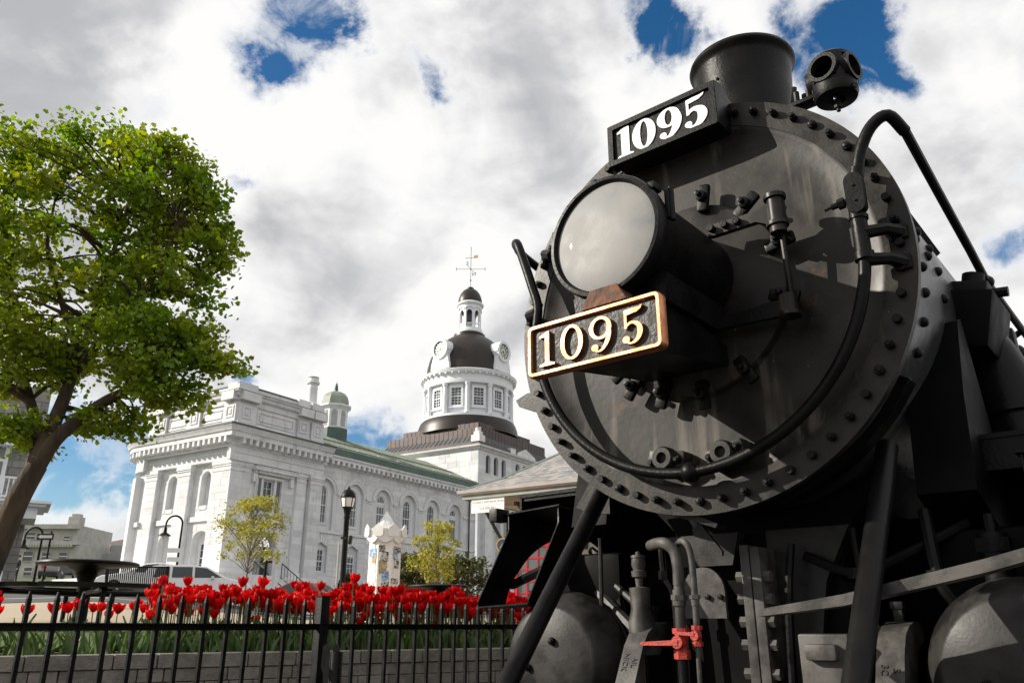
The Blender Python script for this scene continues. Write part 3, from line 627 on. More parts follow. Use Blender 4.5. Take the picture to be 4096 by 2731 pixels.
for x in (-.184, -.125): LP('plate_bolt', MB().lathe([(.012, -.33), (.012, -.315), (0, -.313)], 8, Matrix.Translation((x, 0, -1.257)) @ RY), 'black_iron', saddle)
LP('saddle_rib', MB().prism([(.06, -.98), (.42, -.98), (.30, -1.2), (.22, -1.6), (.06, -1.6)], .44, .49, lambda u, v, w: (u, w, v)), 'black_cast', saddle)
LP('saddle_rib', MB().prism([(-.06, -.98), (-.42, -.98), (-.36, -1.12), (-.10, -1.12)], .42, .49, lambda u, v, w: (u, w, v)), 'black_cast', saddle)
LP('lower_band', MB().ring([(.93 * math.cos(R(a)), .93 * math.sin(R(a))) for a in range(215, 331, 3)], [(.89 * math.cos(R(a)), .89 * math.sin(R(a))) for a in range(215, 331, 3)], .20, .30, lambda u, v, w: (u, w, v), closed=False), 'black_paint')
LP('torn_flap', MB().prism([(-.19, -.93), (-.11, -.915), (.03, -.985), (.02, -1.0), (-.08, -.965)], .04, .12, lambda u, v, w: (u, w, v)), 'black_ring')
LP('flap_bracket', MB().prism([(-.15, -.98), (-.11, -.96), (-.02, -1.08), (-.02, -1.1), (-.12, -1.09)], .16, .18, lambda u, v, w: (u, w, v)), 'black_cast')
# pipes with red valves
big = MB().tube(crom([(-.30, .06, -1.05), (-.25, .02, -1.048), (-.19, -.01, -1.052), (-.155, 0, -1.085), (-.142, 0, -1.15), (-.143, 0, -1.22)], 5), .0235, 14)
big.cyl((-.143, 0, -1.2), (-.148, 0, -1.40), .021, n=14)
big.cyl((-.145, 0, -1.238), (-.145, 0, -1.258), .026, n=14).cyl((-.145, 0, -1.258), (-.146, 0, -1.278), .033, n=6).cyl((-.146, 0, -1.278), (-.146, 0, -1.30), .028, n=14)
LP('air_pipe', big, 'grey_cast')
rv = MB().cyl((-.148, 0, -1.385), (-.148, 0, -1.405), .034, n=6).cyl((-.148, 0, -1.40), (-.148, 0, -1.47), .024, n=14).cyl((-.148, 0, -1.465), (-.148, 0, -1.50), .033, n=6).cyl((-.14, -.02, -1.437), (-.14, -.055, -1.437), .024, n=14)
v1 = LP('stop_valve', rv, 'red_valve')
LP('valve_handle', MB().prism([(-.135, -1.428), (-.30, -1.437), (-.307, -1.443), (-.30, -1.45), (-.135, -1.449)], -.05, -.058, lambda u, v, w: (u, w, v)), 'red_valve', v1)
sml = MB().tube(crom([(-.20, .10, -1.055), (-.14, .03, -1.045), (-.105, 0, -1.05), (-.085, 0, -1.08), (-.076, 0, -1.15), (-.075, 0, -1.3), (-.076, 0, -1.38)], 5), .0135, 12)
sml.cyl((-.075, 0, -1.26), (-.075, 0, -1.275), .022, n=6).cyl((-.075, 0, -1.275), (-.075, 0, -1.30), .017, n=12).cyl((-.078, 0, -1.45), (-.082, 0, -1.75), .0095, n=10)
LP('air_pipe', sml, 'grey_cast')
rv = MB().cyl((-.076, 0, -1.375), (-.076, 0, -1.39), .021, n=6).cyl((-.076, 0, -1.385), (-.077, 0, -1.44), .0155, n=12).cyl((-.077, 0, -1.435), (-.077, 0, -1.452), .021, n=6).cyl((-.07, -.01, -1.412), (-.07, -.04, -1.412), .018, n=12)
v2 = LP('stop_valve', rv, 'red_valve')
LP('valve_handle', MB().prism([(-.07, -1.40), (-.155, -1.396), (-.16, -1.402), (-.155, -1.408), (-.07, -1.414)], -.036, -.043, lambda u, v, w: (u, w, v)), 'red_valve', v2)
LP('air_pipe', MB().cyl((-.148, 0, -1.50), (-.15, 0, -1.76), .02, n=12), 'black_iron')
# lubricator between the stays
lub = MB(); TL = Matrix.Translation((-.575, .40, 0))
lub.lathe([(.0, -1.035), (.012, -1.04), (.012, -1.052), (.034, -1.055), (.036, -1.066), (.031, -1.068), (.034, -1.10), (.026, -1.12), (.026, -1.125), (.036, -1.128), (.034, -1.155), (.02, -1.16), (.016, -1.20), (.05, -1.205), (.045, -1.30), (.06, -1.36), (.06, -1.6)], 20, TL)
LP('lubricator', lub, 'grey_cast')
LP('thin_rod', MB().tube([(-.79, .40, -.96), (-.79, .38, -1.68)], .011, 8), 'black_cast')
mis = MB()
for i in range(16):
    x = random.uniform(-1.0, -.35); y = random.uniform(.7, 1.2); z = random.uniform(-1.5, -1.12)
    mis.cyl((x, y, -1.7), (x, y, z), random.uniform(.015, .035), n=8); mis.cyl((x, y, z), (x, y, z + .03), random.uniform(.02, .03), n=6)
LP('stud_row', mis, 'black_iron')
LP('cross_bar', MB().box((-.75, .95, -1.0), (.9, .05, .07), None, .006).box((-.62, .9, -1.36), (.7, .12, .12), None, .02).box((-.42, .85, -1.2), (.05, .1, .5), None, .01), 'deep_black')
for (p, r_) in (([(-.95, .55, -1.0), (-.80, .52, -1.12), (-.72, .48, -1.45), (-.70, .45, -1.75)], .022), ([(-.48, .46, -.98), (-.46, .44, -1.15), (-.40, .42, -1.28), (-.40, .4, -1.75)], .016), ([(-.30, .44, -1.02), (-.33, .40, -1.35), (-.34, .38, -1.75)], .012),
               ([(.20, .36, -1.05), (.17, .34, -1.3), (.16, .3, -1.75)], .018), ([(.24, .40, -1.10), (.45, .36, -1.18), (.62, .40, -1.12), (.85, .5, -1.0)], .020), ([(.44, .42, -1.0), (.46, .38, -1.3), (.45, .36, -1.75)], .014), ([(.72, .42, -.95), (.74, .38, -1.2), (.78, .4, -1.3)], .024)):
    LP('drain_pipe', MB().tube(crom(p, 5), r_, 8), 'black_paint')
    q_ = Vector(p[1]); LP('pipe_nut', MB().cyl(q_ + Vector((0, 0, .02)), q_ - Vector((0, 0, .02)), r_ * 1.7, n=6), 'black_paint')
for k in range(9):
    x = -.50 + .125 * k
    LP('stud', MB().lathe([(.018, -.49), (.018, -.465), (.01, -.46), (.01, -.44), (0, -.44)], 6, Matrix.Translation((x, 0, -1.66)) @ RY), 'grey_cast')
LP('lever_arm', MB().tube([(-.88, .5, -1.22), (-.62, .42, -1.40)], .03, 8).tube([(-.78, .5, -1.18), (-.58, .42, -1.30)], .018, 8), 'black_cast')
LP('wing_plate', MB().prism([(-.80, -.66), (-.70, -.71), (-.70, -.85), (-.82, -.84), (-.905, -.80)], .36, .38, lambda u, v, w: (u, w, v)), 'black_ring')
LP('side_lug', MB().prism([(-1.075, -.26), (-1.0, -.235), (-.86, -.235), (-.86, -.33), (-.93, -.345), (-1.05, -.30)], .08, .20, lambda u, v, w: (u, w, v)), 'black_ring')
# sloping plank, blocks and fittings at the right
LP('sloping_plank', MB().prism([(.24, -1.345), (.245, -1.320), (.55, -1.275), (1.0, -1.18), (1.35, -1.095), (1.35, -1.13), (1.0, -1.22), (.55, -1.312)], -.13, -.03, lambda u, v, w: (u, w, v)), 'grey_cast')
LP('foot_block', MB().box((.34, .30, -1.55), (.19, .2, .29), None, .01).box((.34, .19, -1.47), (.12, .06, .06), None, .015), 'grey_cast')
LP('fitting_stack', MB().cyl((.93, .45, -1.35), (.93, .45, -1.05), .05, n=12).cyl((.93, .45, -1.12), (.93, .45, -1.07), .065, n=6).cyl((.93, .45, -1.05), (.93, .45, -.98), .02, n=8).cyl((1.02, .5, -1.35), (1.02, .5, -1.12), .03, n=8), 'black_iron')
LP('backing_frame', MB().box((.75, 1.15, -1.35), (.9, .08, .9), None, 0), 'deep_black')
LP('side_frame', MB().box((-.52, 3.2, -1.75), (.06, 5.8, .5), None, 0).box((.52, 3.2, -1.75), (.06, 5.8, .5), None, 0), 'black_paint')
LP('buffer_beam', MB().box((0, -.78, -1.95), (2.7, .22, .34), None, .02), 'black_paint')
LP('pilot_deck', MB().box((0, -.1, -1.775), (2.5, 1.3, .03), None, 0), 'black_paint')
# front steps: two cut-out side plates and treads
for s in (-1, 1):
    def plate_poly(oy):
        inner = crom([(.49, -1.268, 0), (.53, -1.17, 0), (.60, -1.09, 0), (.70, -1.0, 0), (.82, -.93, 0), (.95, -.88, 0)], 4)
        return [(.527 + oy, -.775), (.527 + oy, -.852), (.51 + oy, -.88), (.268 + oy, -1.254), (.273 + oy, -1.282), (.49 + oy, -1.282)] + [(p.x + oy, p.y) for p in inner] + [(.98 + oy, -.775)]
    for x, oy in ((1.5, 0.0), (1.08, -.09)):
        LP('step_side', MB().prism(plate_poly(oy), s * x - .004, s * x + .004, lambda u, v, w: (w, u, v)), 'black_paint')
    LP('step_tread', MB().add([(s * 1.53, .50, -.768), (s * 1.06, .42, -.762), (s * 1.06, .95, -.762), (s * 1.53, .95, -.768), (s * 1.53, .50, -.776), (s * 1.06, .42, -.770), (s * 1.06, .95, -.770), (s * 1.53, .95, -.776)], [(0, 1, 2, 3), (4, 5, 6, 7), (0, 1, 5, 4), (1, 2, 6, 5), (2, 3, 7, 6), (3, 0, 4, 7)]), 'black_paint')
    LP('step_tread', MB().add([(s * 1.5, .262, -1.279), (s * 1.08, .172, -1.268), (s * 1.08, .40, -1.268), (s * 1.5, .49, -1.279), (s * 1.5, .262, -1.287), (s * 1.08, .172, -1.276), (s * 1.08, .40, -1.276), (s * 1.5, .49, -1.287)], [(0, 1, 2, 3), (4, 5, 6, 7), (0, 1, 5, 4), (1, 2, 6, 5), (2, 3, 7, 6), (3, 0, 4, 7)]), 'black_paint')
    LP('step_brace', MB().tube([(s * 1.09, .44, -1.06), (s * 1.5, .55, -1.16)], .025, 6), 'black_paint')
    LP('beam_end', MB().box((s * 1.56, .5, -.775), (.06, .1, .075), None, .008), 'black_cast')
# pilot wheels
for s in (-1, 1):
    for yy in (.1, 1.5, 3.6, 5.4):
        r = .40 if yy < 2 else .78
        LP('wheel', MB().lathe([(.04, -.05), (.10, -.05), (.10, -.02), (r - .08, -.02), (r - .06, -.05), (r, -.06), (r, .05), (r + .03, .06), (r + .03, .08), (.04, .08)], 36, Matrix.Translation((s * .76, yy, -2.499 + r)) @ Matrix.Rotation(R(-90 * s), 4, 'Y')), 'black_paint')

# ------------------------------------------------------------------ city hall
hall = thing('city_hall', 'pale limestone city hall with arched windows, long green roof and domed clock tower', 'building', HO, HA)
def HP(name, mb, mat, parent=None, sm=35): return mb.build(name, mat, parent or hall, (0, 0, 0), sm)
fR = lambda u, z, o: (u, -o, z)              # pavilion, long side
fW = lambda u, z, o: (u, .25 - o, z)         # wing
fL = lambda u, z, o: (.36 - o, u, z)              # pavilion, short side
fA = lambda u, z, o: (-o, u, z)              # attic, short side
def arch_pts(u, hw, zs, rise, n=14):
    if rise <= 0: return [(u - hw, zs), (u + hw, zs)]
    return [(u - hw * math.cos(math.pi * i / n), zs + rise * math.sin(math.pi * i / n)) for i in range(n + 1)]
def wall(m, f, u0, u1, z0, z1, ops, depth, o=0.0):
    cur = u0; q = lambda a, b, c, d: m.add([f(*a, o), f(*b, o), f(*c, o), f(*d, o)], [(0, 1, 2, 3)])
    for (u, hw, zb, zs, rise) in sorted(ops):
        if u - hw > cur + 1e-4: q((cur, z0), (u - hw, z0), (u - hw, z1), (cur, z1))
        if zb > z0 + 1e-4: q((u - hw, z0), (u + hw, z0), (u + hw, zb), (u - hw, zb))
        A = arch_pts(u, hw, zs, rise)
        for a, b in zip(A[:-1], A[1:]): q(a, b, (b[0], z1), (a[0], z1))
        loop = [(u - hw, zb)] + A + [(u + hw, zb)]
        for a, b in zip(loop, loop[1:] + loop[:1]):
            m.add([f(*a, o), f(*b, o), f(*b, o - depth), f(*a, o - depth)], [(0, 1, 2, 3)])
        cur = u + hw
    if u1 > cur + 1e-4: q((cur, z0), (u1, z0), (u1, z1), (cur, z1))
def window(f, u, hw, zb, zs, rise, o, parent=None, cols=3, rows=4, pale=False, wood='white_wood', blind=0.0):
    A = arch_pts(u, hw, zs, rise); loop = [(u - hw, zb)] + A + [(u + hw, zb)]
    inn = [(u + (a - u) * (1 - .075 / hw), zb + .06 + (b - zb) * (1 - .12 / (zs + rise - zb))) for a, b in loop]
    m = MB(); m.ring(loop, inn, o - .02, o + .05, f)
    zt = zs + rise
    zm = zb + (zt - zb) * .47
    def bar(a, b, w, d): 
        x0, z0 = a; x1, z1 = b; h = w / 2
        P = [(x0 - h, z0), (x1 + h, z0), (x1 + h, z1), (x0 - h, z1)] if abs(x0 - x1) < 1e-6 else [(x0, z0 - h), (x1, z0 - h), (x1, z0 + h), (x0, z0 + h)]
        m.prism(P, d, d + .03, f)
    bar((u - hw + .02, zm), (u + hw - .02, zm), .07, o + .01)
    for c in range(1, cols):
        x = u - hw + 2 * hw * c / cols; t = (x - u) / hw
        top = zs + rise * math.sqrt(max(0, 1 - t * t)) if rise > 0 else zs
        bar((x, zb + .03), (x, top - .04), .028, o + .004)
    for r in range(1, rows):
        z = zb + (zt - zb) * r / rows
        if abs(z - zm) < .12: continue
        hh = hw if z < zs else hw * math.sqrt(max(0, 1 - ((z - zs) / max(rise, 1e-3)) ** 2))
        bar((u - hh + .03, z), (u + hh - .03, z), .028, o - .002)
    fr = HP('window', m, wood, parent, 0)
    g = MB(); g.prism(loop, o - .035, o - .025, f); HP('pane', g, 'window_pale' if pale else 'window_glass', fr, 0)
    if blind:
        b = MB(); b.prism([(u - hw + .06, zm + (1 - blind) * (zt - zm)), (u + hw - .06, zm + (1 - blind) * (zt - zm)), (u + hw - .06, zs), (u - hw + .06, zs)], o - .022, o - .016, f); HP('blind', b, 'sign_white', fr, 0)
    s = MB(); s.prism([(u - hw - .08, zb - .14), (u + hw + .08, zb - .14), (u + hw + .08, zb), (u - hw - .08, zb)], o - .02, o + .16, f); HP('sill', s, 'limestone_trim', fr, 0)
    return fr
stones = []         # (f, u0, u1, z0, z1, o, wall object)
def ashlar(wo, f, u0, u1, z0, z1, ops, o, h=.43, l=1.05):
    nrow = max(1, round((z1 - z0) / h)); h = (z1 - z0) / nrow
    for r in range(nrow):
        za, zb = z0 + r * h, z0 + (r + 1) * h
        cuts = []
        for (u, hw, b0, zs, rise) in ops:
            top = zs + rise
            if zb <= b0 or za >= top: continue
            w = hw if za <= zs else hw * math.sqrt(max(0, 1 - ((za - zs) / max(rise, 1e-3)) ** 2))
            cuts.append((u - w, u + w))
        segs = []; cur = u0
        for a, b in sorted(cuts):
            if a > cur: segs.append((cur, a))
            cur = max(cur, b)
        if cur < u1: segs.append((cur, u1))
        for a, b in segs:
            x = a; first = True
            while x < b - 1e-4:
                w = random.uniform(.7, 1.3) * l
                if first: w *= .5 + .5 * random.random(); first = False
                e = x + w
                if e > b - .35: e = b
                if e - x > .06: stones.append((f, x, e, za, zb, o, wo))
                x = e
LIM = 'limestone'
# --- pavilion, long side
opsR = [(3.21, .50, 8.40, 10.50, 0), (3.45, .72, 4.30, 6.30, .62)]
m = MB(); wall(m, fR, 0, 7.7, 1.4, 7.6, opsR[1:], .45); wall(m, fR, 0, 7.7, 7.6, 12.5, opsR[:1], .45); wR = HP('wall', m, LIM, sm=0)
ashlar(wR, fR, .05, 7.7, 4.5, 11.1, [(3.2, 1.30, 8.3, 11.12, 0), (3.45, .95, 4.3, 6.3, .8), (6.0, .56, 4.3, 13, 0), (7.15, .62, 4.3, 13, 0), (.82, .84, 8.0, 10.9, 0)], .012)
for (a, b, pr) in ((5.48, 6.35, .16), (6.57, 7.72, .34), (-.02, 1.62, .10)):
    pm = MB(); pm.prism([(a, 4.42), (b, 4.42), (b, 11.0), (a, 11.0)], .0, pr, fR)
    pm.prism([(a - .05, 4.42), (b + .05, 4.42), (b + .05, 4.75), (a - .05, 4.75)], .0, pr + .07, fR); p = HP('pilaster', pm, LIM, sm=0)
    for z0, z1, e in ((11.0, 11.12, .05), (11.12, 11.34, .10), (10.72, 10.80, .04)): HP('capital_band', MB().prism([(a - e, z0), (b + e, z0), (b + e, z1), (a - e, z1)], .0, pr + e, fR), 'limestone_trim', p, 0)
    ashlar(p, fR, a + .01, b - .01, 4.8, 10.7, [], pr + .012, .47, 1.3)
HP('frieze_panel', MB().prism([(1.7, 11.9), (5.3, 11.9), (5.3, 12.42), (1.7, 12.42)], .0, .05, fR), 'limestone_trim', sm=0)
# big window with hood
hood = MB()
hood.prism([(1.68, 10.98), (5.2, 10.98), (5.28, 11.16), (1.60, 11.16)], .0, .52, fR); hood.prism([(1.8, 10.8), (5.1, 10.8), (5.1, 10.98), (1.8, 10.98)], 0, .30, fR); hood.prism([(1.66, 11.16), (5.24, 11.16), (5.24, 11.22), (1.66, 11.22)], .0, .56, fR)
HP('window_hood', hood, 'limestone_trim', sm=0)
for u in (1.86, 5.0): HP('hood_bracket', MB().prism([(-.14, 0), (.14, 0), (.14, .55), (-.14, .55)], 0, .28, lambda a, b, o, u=u: fR(u + a, 10.22 + b, o)), 'limestone_trim', sm=0)
HP('window_surround', MB().ring([(2.05, 8.2), (4.4, 8.2), (4.4, 10.72), (2.05, 10.72)], [(2.24, 8.36), (4.2, 8.36), (4.2, 10.55), (2.24, 10.55)], 0, .13, fR), 'limestone_trim', sm=0)
HP('mullion', MB().box((2.66, .02, 9.45), (.2, .12, 2.2)).box((3.76, .02, 9.45), (.2, .12, 2.2)), 'limestone_trim', sm=0)
for u, hw in ((2.42, .16), (4.0, .16)): HP('side_light', MB().prism([(u - hw, 8.4), (u + hw, 8.4), (u + hw, 10.5), (u - hw, 10.5)], .015, .02, fR), 'window_glass', sm=0)
window(fR, 3.21, .47, 8.42, 10.48, 0, -.2, cols=2, rows=4)
dr = HP('door', MB().prism([(2.78, 4.3), (4.12, 4.3), (4.12, 6.3), (2.78, 6.3)], -.42, -.36, fR), 'sage_trim', sm=0)
for zz in (4.5, 5.15, 5.8): HP('door_panel', MB().prism([(3.5, zz), (4.0, zz), (4.0, zz + .45), (3.5, zz + .45)], -.36, -.345, fR), 'sign_black', dr, 0)
for zz in (4.5, 5.15, 5.8): HP('door_panel', MB().prism([(2.86, zz), (3.36, zz), (3.36, zz + .45), (2.86, zz + .45)], -.36, -.345, fR), 'grey_render', dr, 0)
HP('door_arch', MB().ring(arch_pts(3.45, .95, 6.3, .82), arch_pts(3.45, .74, 6.3, .64), 0, .14, fR, closed=False), 'limestone_trim', sm=30)
# --- wing
cen = [8.55 + 3.14 * i for i in range(6)]
opsW = [(u, .91, 7.86, 10.52, .94) for u in cen]; opsG = [(u, .66, 4.95, 6.75, .27) for u in cen]
m = MB(); wall(m, fW, 7.6, 27.35, 7.7, 12.62, opsW, .20); wW = HP('wall', m, LIM, sm=0)
m = MB(); wall(m, fW, 7.6, 27.35, 1.2, 7.7, opsG, .18); wG = HP('wall', m, LIM, sm=0)
ashlar(wW, fW, 7.7, 27.3, 7.86, 12.4, [(u, 1.26, 7.8, 10.5, 1.26) for u in cen], .012)
ashlar(wG, fW, 7.7, 27.3, 4.7, 7.6, [(u, .70, 4.9, 6.75, .34) for u in cen], .02, .36, .95)
for u in cen:
    m = MB(); wall(m, fW, u - .92, u + .92, 7.84, 11.48, [(u, .48, 8.33, 10.52, .48)], .14, -.20); HP('recess_wall', m, LIM, sm=0)
    window(fW, u, .48, 8.33, 10.52, .48, -.30, pale=random.random() < .4, blind=random.choice((0, .3, 0, .6)))
    ar = HP('arch_moulding', MB().ring(arch_pts(u, 1.24, 10.48, 1.25, 20), arch_pts(u, .93, 10.48, .97, 20), 0, .05, fW, closed=False), 'limestone_trim', sm=30)
    HP('arch_edge', MB().ring(arch_pts(u, 1.27, 10.48, 1.28, 20), arch_pts(u, 1.17, 10.48, 1.18, 20), .05, .09, fW, closed=False), 'limestone_trim', ar, 30)
    m = MB(); wall(m, fW, u - .68, u + .68, 4.9, 7.03, [(u, .53, 5.0, 6.52, 0)], .12, -.18); HP('recess_wall', m, LIM, sm=0)
    window(fW, u, .53, 5.0, 6.52, 0, -.27, cols=3, rows=4, pale=random.random() < .5, blind=random.choice((0, .4, .8)))
    for k in range(-3, 4):
        a = R(90 + k * 19); HP('voussoir', MB().prism([(u + .68 * math.sin(R(-k * 15)) * 1.05 - .09, 6.98 - abs(k) * .075), (u + .68 * math.sin(R(-k * 15)) * 1.05 + .09, 6.98 - abs(k) * .075), (u + 1.0 * math.sin(R(-k * 17)) + .1, 7.46 - abs(k) * .10), (u + 1.0 * math.sin(R(-k * 17)) - .1, 7.46 - abs(k) * .10)], .0, .035, fW), 'limestone_trim', sm=0)
for a, b in zip([7.72 - 1.26] + [u + 1.26 for u in cen], [u - 1.26 for u in cen] + [27.3]):
    if b - a < .2: continue
    for z0, z1, pr in ((10.22, 10.30, .05), (10.38, 10.48, .09)): HP('impost_band', MB().prism([(max(a, 7.72), z0), (b, z0), (b, z1), (max(a, 7.72), z1)], 0, pr, fW), 'limestone_trim', sm=0)
HP('string_course', MB().prism([(7.72, 7.62), (27.3, 7.62), (27.3, 7.78), (7.72, 7.78)], 0, .10, fW), 'limestone_trim', sm=0)
HP('plinth', MB().prism([(7.72, 1.2), (27.3, 1.2), (27.3, 4.62), (7.72, 4.62)], 0, .12, fW), 'limestone_trim', sm=0)
HP('downpipe', MB().cyl((26.2, .1, 4.4), (26.2, .1, 12.6), .06, n=8), 'black_iron')
# wing cornice and roof
HP('wing_cornice', MB().sweep([(27.35, .25), (7.72, .25)], [(0, 12.36), (.10, 12.38), (.12, 12.74), (.52, 12.76), (.52, 12.92), (.62, 13.02), (.62, 13.12), (0, 13.14)]), 'limestone_trim', sm=0)
dent = unit('limestone_trim', 'modillion')
k = 0
while 8.1 + .55 * k < 27.2: link('modillion', dent, hall, (8.1 + .55 * k, -.06, 12.62), scale=(.24, .46, .28)); k += 1
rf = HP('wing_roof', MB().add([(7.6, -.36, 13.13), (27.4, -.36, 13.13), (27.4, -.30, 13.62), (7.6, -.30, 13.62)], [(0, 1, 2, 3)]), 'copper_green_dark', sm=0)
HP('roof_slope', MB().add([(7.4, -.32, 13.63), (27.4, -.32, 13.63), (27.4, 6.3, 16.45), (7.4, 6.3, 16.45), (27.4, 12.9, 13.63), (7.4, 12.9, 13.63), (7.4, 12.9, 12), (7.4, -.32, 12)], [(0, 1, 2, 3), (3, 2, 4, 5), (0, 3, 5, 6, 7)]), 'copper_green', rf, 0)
slope = Vector((0, 6.62, 2.82)).normalized()
for i in range(36):
    x = 7.7 + .56 * i; HP('roof_seam', MB().tube([(x, -.3, 13.65), (x, 6.28, 16.46)], .025, 4), 'copper_green', rf, 0)
for t, w in ((.5, .05), (3.6, .06)):
    p = Vector((0, -.32, 13.63)) + slope * t; HP('snow_rail', MB().box((17.5, p.y, p.z + .05), (19.6, .05, w)), 'copper_green_dark', rf, 0)
for i in range(8):
    p = Vector((0, -.32, 13.63)) + slope * .55; link('snow_stop', dent, rf, (9.3 + 2.35 * i, p.y, p.z + .09), scale=(.30, .07, .16)).active_material
# --- pavilion, short side
opsL = [(2.66, .47, 8.50, 10.45, .47), (6.12, .47, 8.50, 10.45, .47), (2.56, .78, 4.5, 6.55, .58), (6.06, .78, 4.5, 6.55, .58)]
m = MB(); wall(m, fL, 0, 8.6, 3.4, 7.8, opsL[2:], .40); wall(m, fL, 0, 8.6, 7.8, 12.5, opsL[:2], .34); wL = HP('wall', m, LIM, sm=0)
ashlar(wL, fL, 1.62, 3.9, 4.6, 11.3, [(2.66, .60, 8.4, 10.45, .6), (2.56, .85, 4.4, 6.55, .66)], .012)
ashlar(wL, fL, 5.2, 7.4, 4.6, 11.3, [(6.12, .60, 8.4, 10.45, .6), (6.06, .85, 4.4, 6.55, .66)], .012)
for (a, b) in ((-.02, 1.60), (3.9, 5.2), (7.4, 8.62)):
    pr = .36; pm = MB(); pm.prism([(a, 4.42), (b, 4.42), (b, 11.0), (a, 11.0)], .0, pr, fL); pm.prism([(a - .04, 4.42), (b + .05, 4.42), (b + .05, 4.75), (a - .04, 4.75)], 0, pr + .07, fL); p = HP('pilaster', pm, LIM, sm=0)
    for z0, z1, e in ((11.0, 11.12, .05), (11.12, 11.40, .10), (10.72, 10.80, .04)): HP('capital_band', MB().prism([(a - e, z0), (b + e, z0), (b + e, z1), (a - e, z1)], .0, pr + e, fL), 'limestone_trim', p, 0)
    ashlar(p, fL, a + .02, b - .01, 4.8, 10.7, [], pr + .012, .47, 1.4)
HP('entablature_band', MB().prism([(-.02, 11.4), (8.62, 11.4), (8.62, 12.42), (-.02, 12.42)], .0, .38, fL), LIM, sm=0)
HP('fascia_line', MB().prism([(-.02, 11.82), (8.62, 11.82), (8.62, 11.90), (-.02, 11.90)], .38, .43, fL), 'limestone_trim', sm=0)
HP('fascia_line', MB().prism([(-.02, 11.82), (7.75, 11.82), (7.75, 11.90), (-.02, 11.90)], .0, .40, fR), 'limestone_trim', sm=0)
HP('entablature_band', MB().prism([(-.36, 11.34), (7.75, 11.34), (7.75, 12.42), (-.36, 12.42)], .0, .34, fR), LIM, sm=0)
for u, u2 in ((2.66, 2.56), (6.12, 6.06)):
    HP('niche_back', MB().prism([(u - .5, 8.4), (u + .5, 8.4), (u + .5, 11.0), (u - .5, 11.0)], -.36, -.34, fL), LIM, sm=0)
    HP('niche_surround', MB().ring([(u - .66, 8.5)] + arch_pts(u, .66, 10.45, .66) + [(u + .66, 8.5)], [(u - .48, 8.5)] + arch_pts(u, .48, 10.45, .48) + [(u + .48, 8.5)], 0, .03, fL, closed=False), 'limestone_trim', sm=30)
    HP('niche_block', MB().prism([(u - .3, 8.45), (u + .38, 8.45), (u + .38, 8.72), (u - .3, 8.72)], -.3, .05, fL), 'limestone_trim', sm=0)
    HP('sill_course', MB().prism([(u - 1.05, 7.70), (u + 1.15, 7.70), (u + 1.15, 8.02), (u - 1.05, 8.02)], 0, .16, fL), 'limestone_trim', sm=0)
    m = MB(); wall(m, fL, u2 - .8, u2 + .8, 4.4, 7.2, [(u2, .55, 4.7, 6.4, 0)], .15, -.40); HP('recess_wall', m, LIM, sm=0)
    window(fL, u2, .55, 4.7, 6.4, 0, -.52, cols=2, rows=4)
# rounded end
path = [(0, 8.6)] + [(2.6 - 2.6 * math.cos(R(a)), 8.6 + 2.6 * math.sin(R(a))) for a in range(6, 91, 6)] + [(9.0, 11.2)]
full = [(7.75, 0), (0, 0)] + path
HP('round_wall', MB().sweep(path, [(0, 3.4), (.0, 12.5), (-.2, 12.5), (-.2, 3.4)]), LIM, sm=30)
HP('round_band', MB().sweep(path, [(0, 11.4), (.37, 11.4), (.37, 12.42), (0, 12.42)]), LIM, sm=30)
for a in (22, 62):
    c, s_ = math.cos(R(a)), math.sin(R(a)); T = Matrix.Translation((2.6 - 2.75 * c, 8.6 + 2.75 * s_, 7.7)) @ Matrix.Rotation(R(-a), 4, 'Z')
    HP('pilaster', MB().box((0, 0, 0), (.5, .9, 6.7), T), LIM, sm=0)
HP('sill_course', MB().sweep(path, [(0, 7.70), (.2, 7.70), (.2, 8.0), (0, 8.0)]), 'limestone_trim', sm=30)
HP('plinth', MB().sweep(full, [(0, 2.6), (.50, 2.6), (.50, 4.30), (.42, 4.44), (0, 4.46)]), 'limestone_trim', sm=30)
HP('main_cornice', MB().sweep([(7.95, 0)] + full[1:], [(.1, 12.20), (.40, 12.22), (.42, 12.68), (.90, 12.70), (.90, 12.98), (1.0, 13.02), (1.06, 13.16), (1.16, 13.28), (1.16, 13.36), (0, 13.46)]), 'limestone_trim', sm=20)
HP('cornice_flashing', MB().sweep([(7.95, 0)] + full[1:], [(0, 13.462), (1.22, 13.35), (1.22, 13.46), (0, 13.60)]), 'lead', sm=20)
k = 0
while .2 + .52 * k < 8.0: link('modillion', dent, hall, (.2 + .52 * k, -.63, 12.52), scale=(.21, .50, .36)); k += 1
k = 0
while -.3 + .52 * k < 8.7: link('modillion', dent, hall, (-.63, -.3 + .52 * k, 12.52), scale=(.50, .21, .36)); k += 1
for a in range(5, 90, 10): link('modillion', dent, hall, (2.6 - 3.2 * math.cos(R(a)), 8.6 + 3.2 * math.sin(R(a)), 12.52), (0, 0, R(-a)), scale=(.50, .21, .36))
